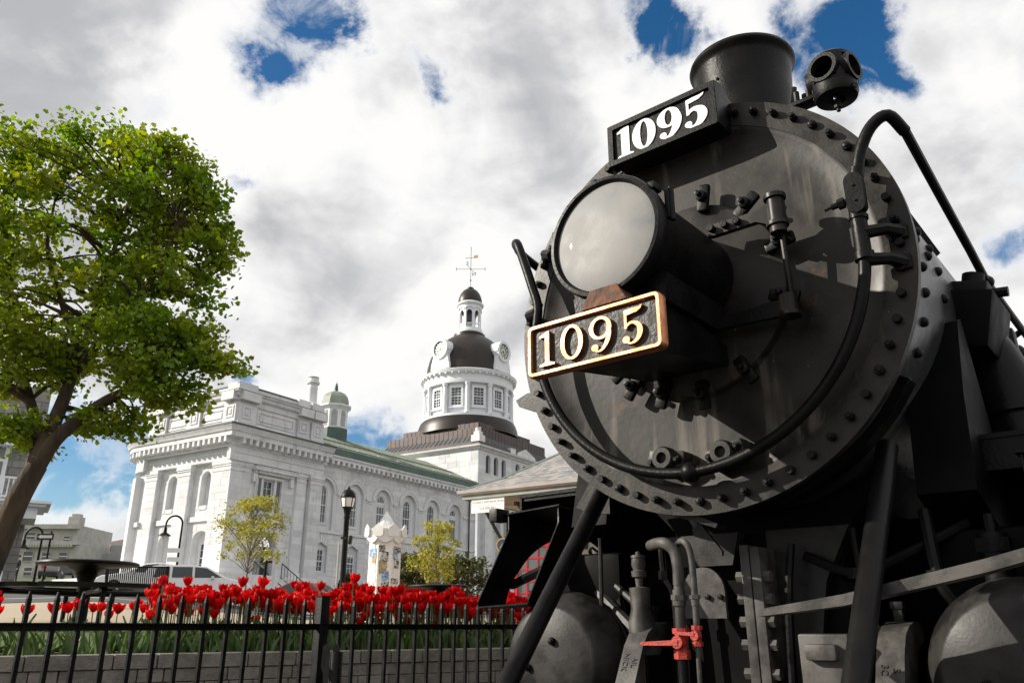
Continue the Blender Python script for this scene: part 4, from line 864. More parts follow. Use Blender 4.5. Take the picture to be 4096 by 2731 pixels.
# attic storey
ins = lambda d: [(7.6, d), (d, d), (d, 8.6)] + [(2.6 - (2.6 - d) * math.cos(R(a)), 8.6 + (2.6 - d) * math.sin(R(a))) for a in range(6, 91, 6)] + [(8.5, 11.2 - d)]
HP('attic_wall', MB().sweep(ins(.12), [(0, 13.4), (.14, 13.42), (.14, 13.75), (.02, 13.95), (0, 15.2), (-.3, 15.2), (-.3, 13.4)]), LIM, sm=20)
HP('attic_cornice', MB().sweep(ins(.12), [(0, 15.1), (.10, 15.1), (.12, 15.42), (.30, 15.55), (.34, 15.72), (.46, 15.82), (.46, 15.90), (0, 15.98), (-.3, 15.98), (-.3, 15.1)]), 'limestone_trim', sm=20)
HP('attic_flashing', MB().sweep(ins(.12), [(-.3, 15.982), (.49, 15.905), (.49, 15.935), (-.3, 16.02)]), 'lead', sm=20)
HP('blocking_course', MB().sweep(ins(.30), [(0, 15.99), (0, 16.42), (-.35, 16.42), (-.35, 15.99)]), LIM, sm=20)
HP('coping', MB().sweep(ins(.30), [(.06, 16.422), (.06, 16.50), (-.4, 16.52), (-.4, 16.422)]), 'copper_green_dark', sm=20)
HP('pavilion_roof', MB().add([(.6, .6, 15.9), (7.6, .6, 15.9), (7.6, 10.5, 15.9), (2.6, 10.5, 15.9), (.6, 8.6, 15.9)], [(0, 1, 2, 3, 4)]).box((7.55, 5.6, 14.4), (.1, 10.6, 3.0)), 'lead', sm=0)
for (a, b, f) in ((.05, 1.55, fR), (5.2, 6.3, fR), (6.5, 7.66, fR), (.05, 1.2, fA), (3.6, 4.9, fA), (7.2, 8.4, fA)):
    pr = -.12 + .20
    p = HP('attic_pier', MB().prism([(a, 13.44), (b, 13.44), (b, 15.12), (a, 15.12)], -.12, pr, f).prism([(a - .04, 13.44), (b + .04, 13.44), (b + .04, 13.9), (a - .04, 13.9)], -.12, pr + .08, f), LIM, sm=0)
    c = (a + b) / 2 - .05; q = .36
    HP('pier_panel', MB().ring([(c - q, 14.15), (c + q, 14.15), (c + q, 14.95), (c - q, 14.95)], [(c - q + .1, 14.25), (c + q - .1, 14.25), (c + q - .1, 14.85), (c - q + .1, 14.85)], pr, pr + .05, f), 'limestone_trim', p, 0)
    HP('pier_panel', MB().prism([(c - .14, 14.38), (c + .14, 14.38), (c + .14, 14.72), (c - .14, 14.72)], pr, pr + .05, f), 'limestone_trim', p, 0)
    HP('pier_cap', MB().prism([(a - .03, 15.3), (b + .03, 15.3), (b + .03, 15.88), (a - .03, 15.88)], -.1, pr + .32, f), 'limestone_trim', p, 0)
    HP('pier_top', MB().prism([(a, 15.96), (b, 15.96), (b, 16.56), (a, 16.56)], -.6, pr - .1, f), LIM, p, 0)
for (a, b, f) in ((1.7, 5.0, fR), (1.3, 3.5, fA), (5.0, 7.1, fA)):
    HP('attic_panel', MB().ring([(a, 14.05), (b, 14.05), (b, 14.9), (a, 14.9)], [(a + .12, 14.17), (b - .12, 14.17), (b - .12, 14.78), (a + .12, 14.78)], -.12, -.05, f).prism([(a + .25, 14.25), (b - .25, 14.25), (b - .25, 14.66), (a + .25, 14.66)], -.12, -.04, f), 'limestone_trim', sm=0)
# chimney, small green cupola, flagpole
HP('round_chimney', MB().lathe([(.44, 16.4), (.44, 16.9), (.36, 17.0), (.34, 18.0), (.36, 18.05), (.36, 18.14), (.34, 18.16), (.34, 18.36), (.46, 18.42), (.48, 18.55), (.40, 18.62), (.38, 18.86), (.30, 18.86), (.3, 18.5)], 28, Matrix.Translation((7.55, 1.3, 0))), 'limestone_trim')
HP('chimney_cap', MB().lathe([(.39, 18.862), (.39, 18.93), (0, 18.93)], 24, Matrix.Translation((7.55, 1.3, 0))), 'copper_green_dark')
TQ = Matrix.Translation((14.7, 6.1, 0)) @ Matrix.Rotation(R(22.5), 4, 'Z')
cp = HP('roof_cupola', MB().lathe([(1.25, 15.6), (1.25, 16.9), (1.22, 17.0)], 8, TQ), 'copper_green_dark', sm=0)
HP('cupola_drum', MB().lathe([(1.12, 16.95), (1.12, 18.62), (1.2, 18.65), (1.3, 18.78), (1.45, 18.86), (1.45, 18.98), (1.2, 19.0)], 8, TQ), 'white_wood', cp, 0)
for i in range(8):
    a = R(45 * i); HP('cupola_louvre', MB().box((1.04, 0, 17.75), (.03, .5, 1.2), TQ @ Matrix.Rotation(a + R(22.5), 4, 'Z')).box((1.07, 0, 18.35), (.03, .34, .34), TQ @ Matrix.Rotation(a + R(22.5), 4, 'Z')), 'grey_render', cp, 0)
HP('cupola_dome', MB().lathe([(1.22, 18.99), (1.2, 19.35), (1.08, 19.75), (.85, 20.05), (.5, 20.25), (.15, 20.33)], 8, TQ), 'copper_green', cp, 0)
HP('cupola_finial', MB().lathe([(.17, 20.3), (.13, 20.5), (.18, 20.58), (.1, 20.66), (.15, 20.78), (.08, 20.86), (.1, 20.95), (.02, 21.1), (0, 21.35)], 10, TQ), 'copper_green_dark', cp)
HP('flagpole', MB().cyl((.6, 5.2, 16.0), (.6, 5.2, 21.5), .05, n=6), 'verdigris')
# --- central block
bc = [(28.97, .38), (30.32, .38), (31.66, .38), (34.2, .38), (35.5, .38)]
fB = lambda u, z, o: (u, -o, z)
m = MB(); wall(m, fB, 27.35, 42, 1.0, 17.1, [(u, hw, 14.9, 16.25, .38) for u, hw in bc], .3); wB = HP('wall', m, LIM, sm=0)
m = MB(); m.add([(27.35, 0, 12), (27.35, 13.5, 12), (27.35, 13.5, 17.1), (27.35, 0, 17.1)], [(0, 1, 2, 3)]); wBl = HP('wall', m, LIM, sm=0)
ashlar(wBl, lambda u, z, o: (27.35 - o, u, z), .05, 8.0, 13.9, 17.05, [], .012, .52, 1.3)
ashlar(wB, fB, 27.4, 33, 13.2, 17.05, [(u, hw + .02, 14.9, 16.25, .4) for u, hw in bc], .012, .5, 1.2)
for u, hw in bc:
    HP('arched_opening', MB().prism([(u - .4, 14.85), (u + .4, 14.85), (u + .4, 16.7), (u - .4, 16.7)], -.3, -.28, fB), 'window_glass', sm=0)
HP('block_cornice', MB().sweep([(42, 0), (27.35, 0), (27.35, 13.5)], [(0, 16.95), (.12, 16.95), (.18, 17.1), (.42, 17.2), (.46, 17.36), (0, 17.42)]), 'limestone_trim', sm=0)
HP('block_fascia', MB().sweep([(42, .15), (27.5, .15), (27.5, 13.5)], [(.2, 17.421), (.2, 17.75), (-.3, 17.8), (-.3, 17.421)]), 'copper_brown', sm=0)
for (u, v) in ((27.7, .3),):
    HP('corner_pedestal', MB().box((u, v, 18.02), (.95, .95, .62)).box((u, v, 18.5), (.62, .62, .36)).lathe([(.30, 18.66), (.26, 18.8), (.30, 18.86), (.26, 18.92), (.26, 19.05), (0, 19.06)], 16, Matrix.Translation((u, v, 0))), 'limestone_trim', sm=0)
HP('roof_block', MB().box((33.2, .1, 17.75), (.9, .5, .5)), 'limestone_trim', sm=0)
HP('small_gable', MB().prism([(34.0, 17.42), (37.5, 17.42), (37.5, 17.7), (35.7, 18.35), (34.0, 17.7)], -.1, .1, fB), 'limestone_trim', sm=0)
for u in (27.9, 30.4): 
    HP('giant_pilaster', MB().prism([(u, 1.0), (u + 1.15, 1.0), (u + 1.15, 11.4), (u, 11.4)], 0, .5, fB).prism([(u - .1, 11.4), (u + 1.25, 11.4), (u + 1.25, 11.9), (u - .1, 11.9)], 0, .6, fB), LIM, sm=0)
HP('small_window', MB().ring([(29.25, 9.7), (30.2, 9.7), (30.2, 10.6), (29.25, 10.6)], [(29.4, 9.85), (30.05, 9.85), (30.05, 10.45), (29.4, 10.45)], 0, .12, fB).prism([(29.7, 9.86), (29.75, 9.86), (29.75, 10.44), (29.7, 10.44)], .03, .06, fB), 'limestone_trim', sm=0)
HP('pane', MB().prism([(29.4, 9.85), (30.05, 9.85), (30.05, 10.45), (29.4, 10.45)], .0, .02, fB), 'window_glass', sm=0)
# sloping seamed roof up to the platform, then the seamed parapets
DC = Vector((34.4, 6.33, 0))
HP('seamed_roof', MB().add([(27.6, .2, 17.75), (41.2, .2, 17.75), (41.2, 12.6, 17.75), (27.6, 12.6, 17.75), (DC.x - 5.9, DC.y - 5.9, 18.6), (DC.x + 5.9, DC.y - 5.9, 18.6), (DC.x + 5.9, DC.y + 5.9, 18.6), (DC.x - 5.9, DC.y + 5.9, 18.6)], [(0, 1, 5, 4), (1, 2, 6, 5), (2, 3, 7, 6), (3, 0, 4, 7), (4, 5, 6, 7)]), 'lead', sm=0)
for i in range(22):
    x = DC.x - 5.7 + .54 * i; HP('roof_rib', MB().tube([(x + (x - DC.x) * .14, .2, 17.78), (x, DC.y - 5.9, 18.62)], .03, 4), 'lead', sm=0); HP('roof_rib', MB().tube([(27.6, DC.y + (x - DC.x) * 1.05, 17.78), (DC.x - 5.9, DC.y + (x - DC.x), 18.62)], .03, 4), 'lead', sm=0)
cbm = unit('copper_brown', 'seam_panel')
def seamed(h, z0, z1, w=.55):
    n = round(2 * h / w); w = 2 * h / n
    HP('parapet_core', MB().box((DC.x, DC.y, (z0 + z1) / 2), (2 * h - .1, 2 * h - .1, z1 - z0 - .02)), 'copper_brown', sm=0)
    for i in range(n):
        t = -h + (i + .5) * w; dz = random.uniform(-.02, .02)
        link('seam_panel', cbm, hall, (DC.x + t, DC.y - h, (z0 + z1) / 2 + dz), scale=(w - .05, .12, z1 - z0)); link('seam_panel', cbm, hall, (DC.x - h, DC.y + t, (z0 + z1) / 2 + dz), scale=(.12, w - .05, z1 - z0))
seamed(5.9, 18.45, 19.35); seamed(4.75, 19.35, 20.2)
# --- drum and dome
DR = Matrix.Rotation(-HA, 4, 'Z')           # zero angle turned so that -90 degrees faces the square
TD = Matrix.Translation(DC) @ DR
HP('dome_skirt', MB().lathe([(5.35, 19.9), (5.25, 20.6), (5.05, 21.2), (4.9, 21.4), (4.3, 21.42)], 64, TD), 'copper_dome')
drum = HP('drum_wall', MB().lathe([(4.30, 21.3), (4.30, 25.2)], 72, TD), 'white_wood')
HP('drum_base', MB().lathe([(4.88, 21.38), (4.88, 21.62), (4.75, 21.66), (4.3, 21.68)], 72, TD), 'white_wood', drum)
HP('drum_entablature', MB().lathe([(4.3, 24.85), (4.78, 24.87), (4.80, 25.2), (4.76, 25.25), (4.78, 25.75), (4.92, 25.85), (5.12, 25.95), (5.16, 26.12), (5.20, 26.2), (5.0, 26.32), (4.5, 26.4)], 72, TD), 'white_wood', drum, 25)
for i in range(44):
    a = R(i * 360 / 44); link('drum_modillion', CUBE_W if 'CUBE_W' in globals() else globals().setdefault('CUBE_W', unit('white_wood', 'drum_modillion')), hall, DC + (DR @ Vector((5.0 * math.cos(a), 5.0 * math.sin(a), 25.83))), (0, 0, a - HA), scale=(.24, .2, .14))
for i in range(12):
    a = R(-90 + 2 + 30 * i); c = DR @ Vector((math.cos(a), math.sin(a), 0)); T = Matrix.Translation(DC + c * 4.58)
    HP('drum_column', MB().lathe([(.30, 21.66), (.30, 21.78), (.25, 21.9), (.235, 22.0), (.215, 24.4), (.21, 24.5), (.26, 24.56), (.26, 24.62), (.30, 24.7), (.30, 24.86)], 18, T), 'white_wood', drum)
    b = a + R(15); e = DR @ Vector((math.cos(b), math.sin(b), 0)); t = Vector((-e.y, e.x, 0))
    f = lambda u, z, o, e=e, t=t: DC + e * (4.32 + o) + t * u + Vector((0, 0, z))
    HP('drum_window_frame', MB().ring([(-.72, 22.3), (.72, 22.3), (.72, 24.6), (-.72, 24.6)], [(-.50, 22.55), (.50, 22.55), (.50, 24.35), (-.50, 24.35)], -.03, .12, f).prism([(-.8, 22.24), (.8, 22.24), (.8, 22.34), (-.8, 22.34)], -.03, .2, f), 'white_wood', drum, 0)
    w = HP('drum_window', MB().prism([(-.52, 22.5), (.52, 22.5), (.52, 24.4), (-.52, 24.4)], .0, .02, f), 'window_glass', sm=0)
    bars = MB()
    for q in (-.17, .17): bars.prism([(q - .02, 22.5), (q + .02, 22.5), (q + .02, 24.4), (q - .02, 24.4)], .02, .045, f)
    for z in (22.85, 23.15, 23.75, 24.05): bars.prism([(-.5, z - .02), (.5, z - .02), (.5, z + .02), (-.5, z + .02)], .02, .04, f)
    bars.prism([(-.5, 23.41), (.5, 23.41), (.5, 23.5), (-.5, 23.5)], .02, .06, f)
    HP('glazing_bars', bars, 'white_wood', w, 0)
HP('dome', MB().lathe([(4.62, 26.36), (4.55, 26.7), (4.48, 27.4), (4.25, 28.4), (3.85, 29.3), (3.25, 30.05), (2.6, 30.65), (2.0, 31.05), (1.72, 31.22), (1.72, 31.3), (1.4, 31.32)], 72, TD), 'copper_dome')
HP('lantern_base', MB().lathe([(1.75, 31.2), (1.72, 31.5), (1.55, 31.62), (1.3, 31.64)], 40, TD), 'copper_dome')
ln = HP('lantern_plinth', MB().lathe([(1.5, 31.62), (1.5, 31.85), (1.38, 31.95), (1.38, 32.15), (1.0, 32.16)], 40, TD), 'white_wood')
HP('lantern_core', MB().lathe([(.55, 32.1), (.55, 34.6)], 16, TD), 'lead', ln)
for i in range(8):
    a = R(-90 + 22.5 + 45 * i); c = DR @ Vector((math.cos(a), math.sin(a), 0)); T = Matrix.Translation(DC + c * 1.16) @ Matrix.Rotation(a - HA, 4, 'Z')
    HP('lantern_pier', MB().box((0, 0, 33.35), (.24, .26, 2.5), T).box((.06, 0, 34.45), (.3, .34, .2), T), 'white_wood', ln, 0)
    b = a + R(22.5); e = DR @ Vector((math.cos(b), math.sin(b), 0)); t = Vector((-e.y, e.x, 0)); f = lambda u, z, o, e=e, t=t: DC + e * (1.06 + o) + t * u + Vector((0, 0, z))
    HP('lantern_arch', MB().ring([(-.42, 33.9)] + arch_pts(0, .42, 33.95, .62, 8) + [(.42, 33.9)], [(-.28, 33.9)] + arch_pts(0, .28, 33.95, .30, 8) + [(.28, 33.9)], 0, .14, f, closed=False), 'white_wood', ln, 0)
    for q in (-.2, -.07, .07, .2): HP('baluster', MB().prism([(q - .03, 32.15), (q + .03, 32.15), (q + .03, 32.62), (q - .03, 32.62)], .02, .08, f), 'white_wood', ln, 0)
    HP('lantern_rail', MB().prism([(-.32, 32.62), (.32, 32.62), (.32, 32.72), (-.32, 32.72)], .0, .1, f), 'white_wood', ln, 0)
HP('lantern_cornice', MB().lathe([(1.05, 34.5), (1.3, 34.52), (1.32, 34.8), (1.5, 34.95), (1.54, 35.1), (1.4, 35.25), (1.2, 35.3)], 40, TD), 'white_wood', ln, 25)
HP('bell', MB().lathe([(.6, 33.0), (.5, 33.2), (.4, 33.6), (.2, 33.8)], 20, TD), 'sign_black', ln)
HP('lantern_dome', MB().lathe([(1.32, 35.26), (1.34, 35.4), (1.28, 35.9), (1.1, 36.4), (.82, 36.8), (.5, 37.02), (.4, 37.06), (.4, 37.2), (.28, 37.3), (0, 37.32)], 40, TD), 'copper_dome')
# weather vane
wv = HP('weather_vane', MB().cyl(DC + Vector((0, 0, 37.3)), DC + Vector((0, 0, 42.4)), .035, n=6).sphere(DC + Vector((0, 0, 38.2)), .1, 8).sphere(DC + Vector((0, 0, 39.6)), .09, 8)
        .cyl(DC + DR @ Vector((-1.6, 0, 39.6)), DC + DR @ Vector((1.6, 0, 39.6)), .022, n=6).cyl(DC + DR @ Vector((-.35, -.9, 39.6)), DC + DR @ Vector((.35, .9, 39.6)), .022, n=6)
        .prism([(-.16, -.2), (-.1, -.2), (-.1, .2), (-.16, .2)], -.01, .01, lambda u, v, w: DC + DR @ Vector((-1.5 + u, w, 39.6 + v))).prism([(.1, -.2), (.16, -.2), (.16, .2), (.1, .2)], -.01, .01, lambda u, v, w: DC + DR @ Vector((1.5 + u, w, 39.6 + v))), 'verdigris')
HP('vane_arrow', MB().cyl(DC + DR @ Vector((-.55, 0, 40.95)), DC + DR @ Vector((.6, 0, 41.1)), .025, n=6).sphere(DC + DR @ Vector((-.55, 0, 40.95)), .06, 6), 'verdigris', wv)
HP('vane_banner', MB().prism([(.35, .0), (.85, .1), (.75, .28), (.85, .42), (.35, .36)], -.015, .015, lambda u, v, w: DC + DR @ Vector((u, w, 40.95 + v))), 'gold', wv, 0)
for txt, x, z in (('S', -.38, 40.25), ('N', .38, 38.95)):
    me = text_mesh(txt, .62, .02); me.materials.append(M['verdigris']); o = link('compass_letter', me, wv)
    o.matrix_basis = Matrix.Translation(DC + DR @ Vector((x, -.05, z))) @ DR @ Matrix.Rotation(R(180 if txt == 'S' else 180), 4, 'Z') @ Matrix.Rotation(R(90), 4, 'X')
# clocks
for a0 in (-127, -37, 53, 143):
    a = R(a0); e = DR @ Vector((math.cos(a), math.sin(a), 0)); t = Vector((-e.y, e.x, 0)); f = lambda u, z, o, e=e, t=t: DC + e * (4.46 + o) + t * u + Vector((0, 0, 28.7 + z))
    ck = HP('clock_housing', MB().ring(ell(0, 0, 1.08, 1.12, 40), ell(0, 0, .80, .84, 40), -1.0, .42, f).prism([(-1.25, -2.2), (1.25, -2.2), (1.2, -1.7), (1.0, -.95), (.92, -.55), (-.92, -.55), (-1.0, -.95), (-1.2, -1.7)], -.8, .24, f)
            .prism(ell(0, 0, .98, 1.02, 40), -.2, .2, f).prism([(-1.14, -.18), (-1.0, -.18), (-1.0, .16), (-1.14, .16)], -.3, .36, f).prism([(1.0, -.18), (1.14, -.18), (1.14, .16), (1.0, .16)], -.3, .36, f), 'white_wood', sm=30)
    HP('clock_face', MB().prism(ell(0, 0, .80, .84, 40), .2, .25, f), 'clock_face', ck, 0)
    HP('chapter_ring', MB().ring(ell(0, 0, .78, .82, 40), ell(0, 0, .40, .42, 40), .25, .265, f), 'clock_dark', ck, 0)
    for k in range(12):
        b = R(30 * k); HP('hour_mark', MB().prism([(-.085, .46), (.085, .46), (.11, .74), (-.11, .74)], .265, .275, lambda u, v, w, b=b, f=f: f(u * math.cos(b) - v * math.sin(b), u * math.sin(b) + v * math.cos(b), w)), 'clock_face', ck, 0)
    for (b, l, w_) in ((R(205), .42, .055), (R(118), .62, .035)):
        HP('clock_hand', MB().prism([(-w_, -.12), (w_, -.12), (w_ * .6, l), (-w_ * .6, l)], .28, .29, lambda u, v, w, b=b, f=f: f(u * math.cos(b) - v * math.sin(b), u * math.sin(b) + v * math.cos(b), w)), 'sign_black', ck, 0)
# --- laying the ashlar: the largest 300 as single stones, the rest as one piece of masonry
stm = unit(LIM, 'ashlar_stone')
def vis(s):
    f, a, b, c, d, o, wo = s; p = hall_M @ Vector(f((a + b) / 2, (c + d) / 2, o)); return (b - a) * (d - c) / (p.y ** 2)
hall_M = Matrix.Translation(HO) @ Matrix.Rotation(HA, 4, 'Z')
stones.sort(key=vis, reverse=True)
rest = MB()
for i, (f, a, b, c, d, o, wo) in enumerate(stones):
    g = .032; p = Vector(f((a + b) / 2, (c + d) / 2, o - .02)); q = Vector(f((a + b) / 2 + 1, (c + d) / 2, o - .02)) - p
    du = b - a - g; sx = (du, .04) if abs(q.x) > .5 else (.04, du)
    jit = random.uniform(-.004, .004); p2 = Vector(f((a + b) / 2, (c + d) / 2, o - .02 + jit))
    if i < 300: link('ashlar_stone', stm, wo if wo.parent is hall else hall, p2, scale=(sx[0], sx[1], d - c - g))
    else: rest.box(p2, (sx[0], sx[1], d - c - g))
tag(HP('ashlar_masonry', rest, LIM, sm=0), kind='stuff')
# --- podium, steps and handrails
pod = tag(MB().prism([(-3.2, -3.0), (2.1, -3.0), (2.1, -.45), (-.45, -.45), (-.45, 12.5), (-3.2, 12.5)], 1.5, 4.28, lambda u, v, w: (HO + HD * u + HL * v + Vector((0, 0, w)))).build('terrace_wall', 'limestone_trim', sm=0), 'low pale stone terrace wall wrapping the corner of the city hall', 'wall')
st = thing('entrance_steps', 'stone steps rising to the side door of the city hall', 'steps', HO + HD * 3.4 + Vector((0, 0, 0)), HA)
for k in range(9): MB().box((0, -.6 - .33 * k, 1.6 + (4.26 - .19 * k - 1.6) / 2), (2.4, .33 if k else .5, 4.26 - .19 * k - 1.6)).build('step', 'limestone_trim', st, sm=0)
for sx, lab in ((-1.15, 'black iron handrail on the left of the city hall steps'), (1.15, 'black iron handrail on the right of the city hall steps')):
    hm = thing('stair_railing', lab, 'railing', HO + HD * (3.4 + sx), HA, 'handrails of the entrance steps')
    a = Vector((0, -.5, 5.25)); b = Vector((0, -3.4, 3.55))
    MB().tube([a, b], .03, 6).build('top_rail', 'black_iron', hm); MB().tube([a - Vector((0, 0, .85)), b - Vector((0, 0, .85))], .02, 6).build('bottom_rail', 'black_iron', hm)
    for k in range(11): p = a.lerp(b, k / 10); MB().cyl(p, p - Vector((0, 0, .95)), .014 if k % 5 else .028, n=5).build('baluster', 'black_iron', hm)

# ------------------------------------------------------------------ iron fence
FO = Vector((-2.213, 3.816, 0)); FS = .127
fence = thing('iron_fence', 'black iron picket fence in front of the red tulips', 'fence', FO, -LA)
pk = MB(); pk.box((0, 0, .76), (.0195, .0195, 1.52)); pk.add([(-.00975, -.00975, 1.52), (.00975, -.00975, 1.52), (.00975, .00975, 1.52), (-.00975, .00975, 1.52), (-.004, -.004, 1.553), (.004, -.004, 1.553), (.004, .004, 1.553), (-.004, .004, 1.553)], [(0, 1, 5, 4), (1, 2, 6, 5), (2, 3, 7, 6), (3, 0, 4, 7), (4, 5, 6, 7)])
pkm = pk.mesh('picket'); pkm.materials.append(M['black_iron'])
for i in range(-8, 46):
    if i % 26 == 13: continue
    link('picket', pkm, fence, (random.uniform(-.002, .002), i * FS, 0), (random.uniform(-.006, .006), random.uniform(-.006, .006), random.random() * .1))
for z in (1.398, .25): MB().box((0, 2.3, z), (.012, 7.0, .032)).build('fence_rail', 'black_iron', fence, sm=0); 
MB().box((.02, 2.3, 1.414), (.03, 7.0, .006)).build('rail_lip', 'black_iron', fence, sm=0)
for i in (13, -13 + 52):
    MB().box((0, i * FS, .785), (.063, .063, 1.57), None, .004).build('fence_post', 'black_iron', fence)
    MB().box((0, i * FS, 1.573), (.069, .069, .008)).build('post_cap', 'black_iron', fence, sm=0)
gp = thing('gate_post', 'short black steel gate post with a torn hinge plate by the fence', 'post', Vector((-.965, 4.70, 0)))
MB().lathe([(.036, 0), (.036, 1.268), (.034, 1.272), (0, 1.272)], 20).build('tube', 'black_iron', gp)
MB().prism([(-.075, 0), (-.03, 0), (-.03, 1.30), (-.045, 1.315), (-.07, 1.30), (-.075, 1.2), (-.06, 1.16), (-.052, 1.05), (-.06, .98)], -.03, -.024, lambda u, v, w: (u, w, v)).build('hinge_plate', 'black_cast', gp, sm=0)
MB().prism([(-.02, 1.272), (.02, 1.272), (.012, 1.30), (-.004, 1.318), (-.016, 1.30)], -.012, -.004, lambda u, v, w: (u, w, v)).sphere((-.004, -.008, 1.30), .008, 6).build('lug', 'black_cast', gp, sm=0)

# ------------------------------------------------------------------ planter of blocks
pla = thing('block_planter', 'low planter wall of grey concrete blocks holding the tulip bed', 'planter', PO, math.atan2(PD.y, PD.x))
bk = MB().box((0, 0, 0), (1, 1, 1), None, .045).mesh('block'); bk.materials.append(M['block'])
for row in range(12):
    cap = row == 0; h = .108 if cap else .098; z = 1.205 - h / 2 if cap else 1.205 - .108 - (row - .5) * .098
    x = -4.0 + (0 if row % 2 else -.12)
    while x < 8.6:
        l = random.choice((.29, .31, .40)) if cap else random.choice((.19, .24, .29))
        link('block', bk, pla, (x + l / 2, .12 + random.uniform(-.004, .004) + (0 if cap else .012), z), (0, 0, random.uniform(-.008, .008)), scale=(l - .006, .26, h - .004)); x += l
MB().box((2.3, .78, .56), (12.6, 1.06, 1.11)).build('soil_bed', 'soil', pla, sm=0)
MB().box((2.3, 1.35, .58), (12.6, .14, 1.22)).build('back_edging', 'block', pla, sm=0)

# ------------------------------------------------------------------ tulips
def petal(a, w, h, r0, r1, flare, tw):
    vs = []; fs = []; nu, nv = 5, 6
    for j in range(nv):
        t = j / (nv - 1); z = h * t; rad = r0 + (r1 - r0) * math.sin(min(1, t * 1.35) * math.pi / 2) + flare * max(0, t - .6) ** 1.5
        hw = w * (math.sin(math.pi * min(1, .12 + .62 * t)) if t < .7 else math.sin(math.pi * (.12 + .62 * .7)) * (1 - ((t - .7) / .3) ** 2 * .9))
        for i in range(nu):
            s = (i / (nu - 1) - .5) * 2; b = a + tw + s * hw / max(rad, .012)
            rr = rad * (1 + .05 * (1 - s * s)); vs.append((rr * math.cos(b), rr * math.sin(b), z - .05 * h * s * s))
    for j in range(nv - 1):
        for i in range(nu - 1): fs.append((j * nu + i, j * nu + i + 1, (j + 1) * nu + i + 1, (j + 1) * nu + i))
    return vs, fs
fl_mesh = []
for v in range(6):
    m = MB(); op = (.0, .002, .005, .009, .003, .013)[v]
    for k in range(6):
        a = R(60 * k) + random.uniform(-.1, .1); inner = k % 2
        m.add(*petal(a, .029, random.uniform(.064, .074), .010, (.031 if inner else .036) + op * .4, op * 1.6, random.uniform(-.1, .1)))
    me = m.mesh('flower'); me.materials.append(M['tulip_red']); me.shade_smooth(); fl_mesh.append(me)
def leaf_strip(L_, w, bend, tw=.3, n=7):
    vs = []; fs = []
    for i in range(n):
        t = i / (n - 1); x = bend * t * t; z = L_ * (t - .18 * t * t * bend * 4); hw = w * math.sin(math.pi * min(1, .15 + .85 * t)) ** .8 if t < 1 else 0.0005
        a = tw * t
        vs += [(x - .3 * hw * abs(1), -hw * math.cos(a), z), (x + .012, 0, z - .003), (x - .3 * hw, hw * math.cos(a), z)]
    for i in range(n - 1):
        for k in range(2): fs.append((i * 3 + k, i * 3 + k + 1, (i + 1) * 3 + k + 1, (i + 1) * 3 + k))
    return vs, fs
lf_mesh = []
for v in range(4):
    m = MB(); m.add(*leaf_strip(random.uniform(.27, .38), random.uniform(.02, .032), random.uniform(.06, .17), random.uniform(-.6, .6))); me = m.mesh('leaf'); me.materials.append(M['tulip_green']); me.shade_smooth(); lf_mesh.append(me)
stem_me = MB().tube([(0, 0, 0), (.004, 0, .5), (0, 0, 1)], .0045, 6).mesh('stem'); stem_me.materials.append(M['tulip_green'])
spots = []
tries = 0
while len(spots) < 295 and tries < 9000:
    tries += 1
    t = random.uniform(-.6, 6.2); dp = random.uniform(.30, 1.22)
    if t < 1.05 and random.random() > .28: continue
    if min([(t - a) ** 2 + (dp - b) ** 2 for a, b in spots] or [9]) < .056 ** 2: continue
    spots.append((t, dp))
for (t, dp) in spots:
    p = PO + PD * t + PB * dp; sparse = t < 1.05
    h = random.gauss(.42 if sparse else .505, .045 if sparse else .055) + .04 * (dp - .7); h = max(.30, min(.70, h))
    if not sparse and random.random() < .12: h -= .12
    tl = thing('tulip', 'single red tulip among many in the crowded bed behind the iron fence', 'tulip', (p.x, p.y, 1.115), random.uniform(0, 6.28), 'red tulips in the planter bed')
    lean = random.gauss(0, .07)
    link('stem', stem_me, tl, (0, 0, 0), (0, lean, 0), (1, 1, h))
    sc = random.uniform(1.0, 1.36)
    link('flower', random.choice(fl_mesh), tl, (math.sin(lean) * h, 0, math.cos(lean) * h - .004), (random.gauss(0, .2), lean * 2, random.uniform(0, 6.28)), (sc, sc, sc * random.uniform(.9, 1.05)))
    for k in range(2): link('leaf', random.choice(lf_mesh), tl, (0, 0, 0), (random.gauss(0, .1), random.gauss(0, .1), random.uniform(0, 6.28)), (1, 1, random.uniform(.8, 1.15)))
tm = MB(); gs = MB()
for i in range(330):
    t = random.uniform(1.15, 6.6); dp = random.uniform(.32, 1.25); p = PO + PD * t + PB * dp; h = random.gauss(.47, .065)
    me = random.choice(fl_mesh); s = random.uniform(1.0, 1.3)
    T = Matrix.Translation((p.x, p.y, 1.115 + h)) @ Matrix.Rotation(random.uniform(0, 6.28), 4, 'Z') @ Matrix.Rotation(random.gauss(0, .15), 4, 'X') @ Matrix.Scale(s, 4)
    tm.add([v.co for v in me.vertices], [tuple(q.vertices) for q in me.polygons], T); gs.cyl((p.x, p.y, 1.1), (p.x, p.y, 1.12 + h), .0045, n=5)
mass = tag(tm.build('tulip_mass', 'tulip_red', sm=60), 'further red tulips crowded at the back of the bed', 'tulips', kind='stuff'); gs.build('stems', 'tulip_green', mass)
gm = MB()
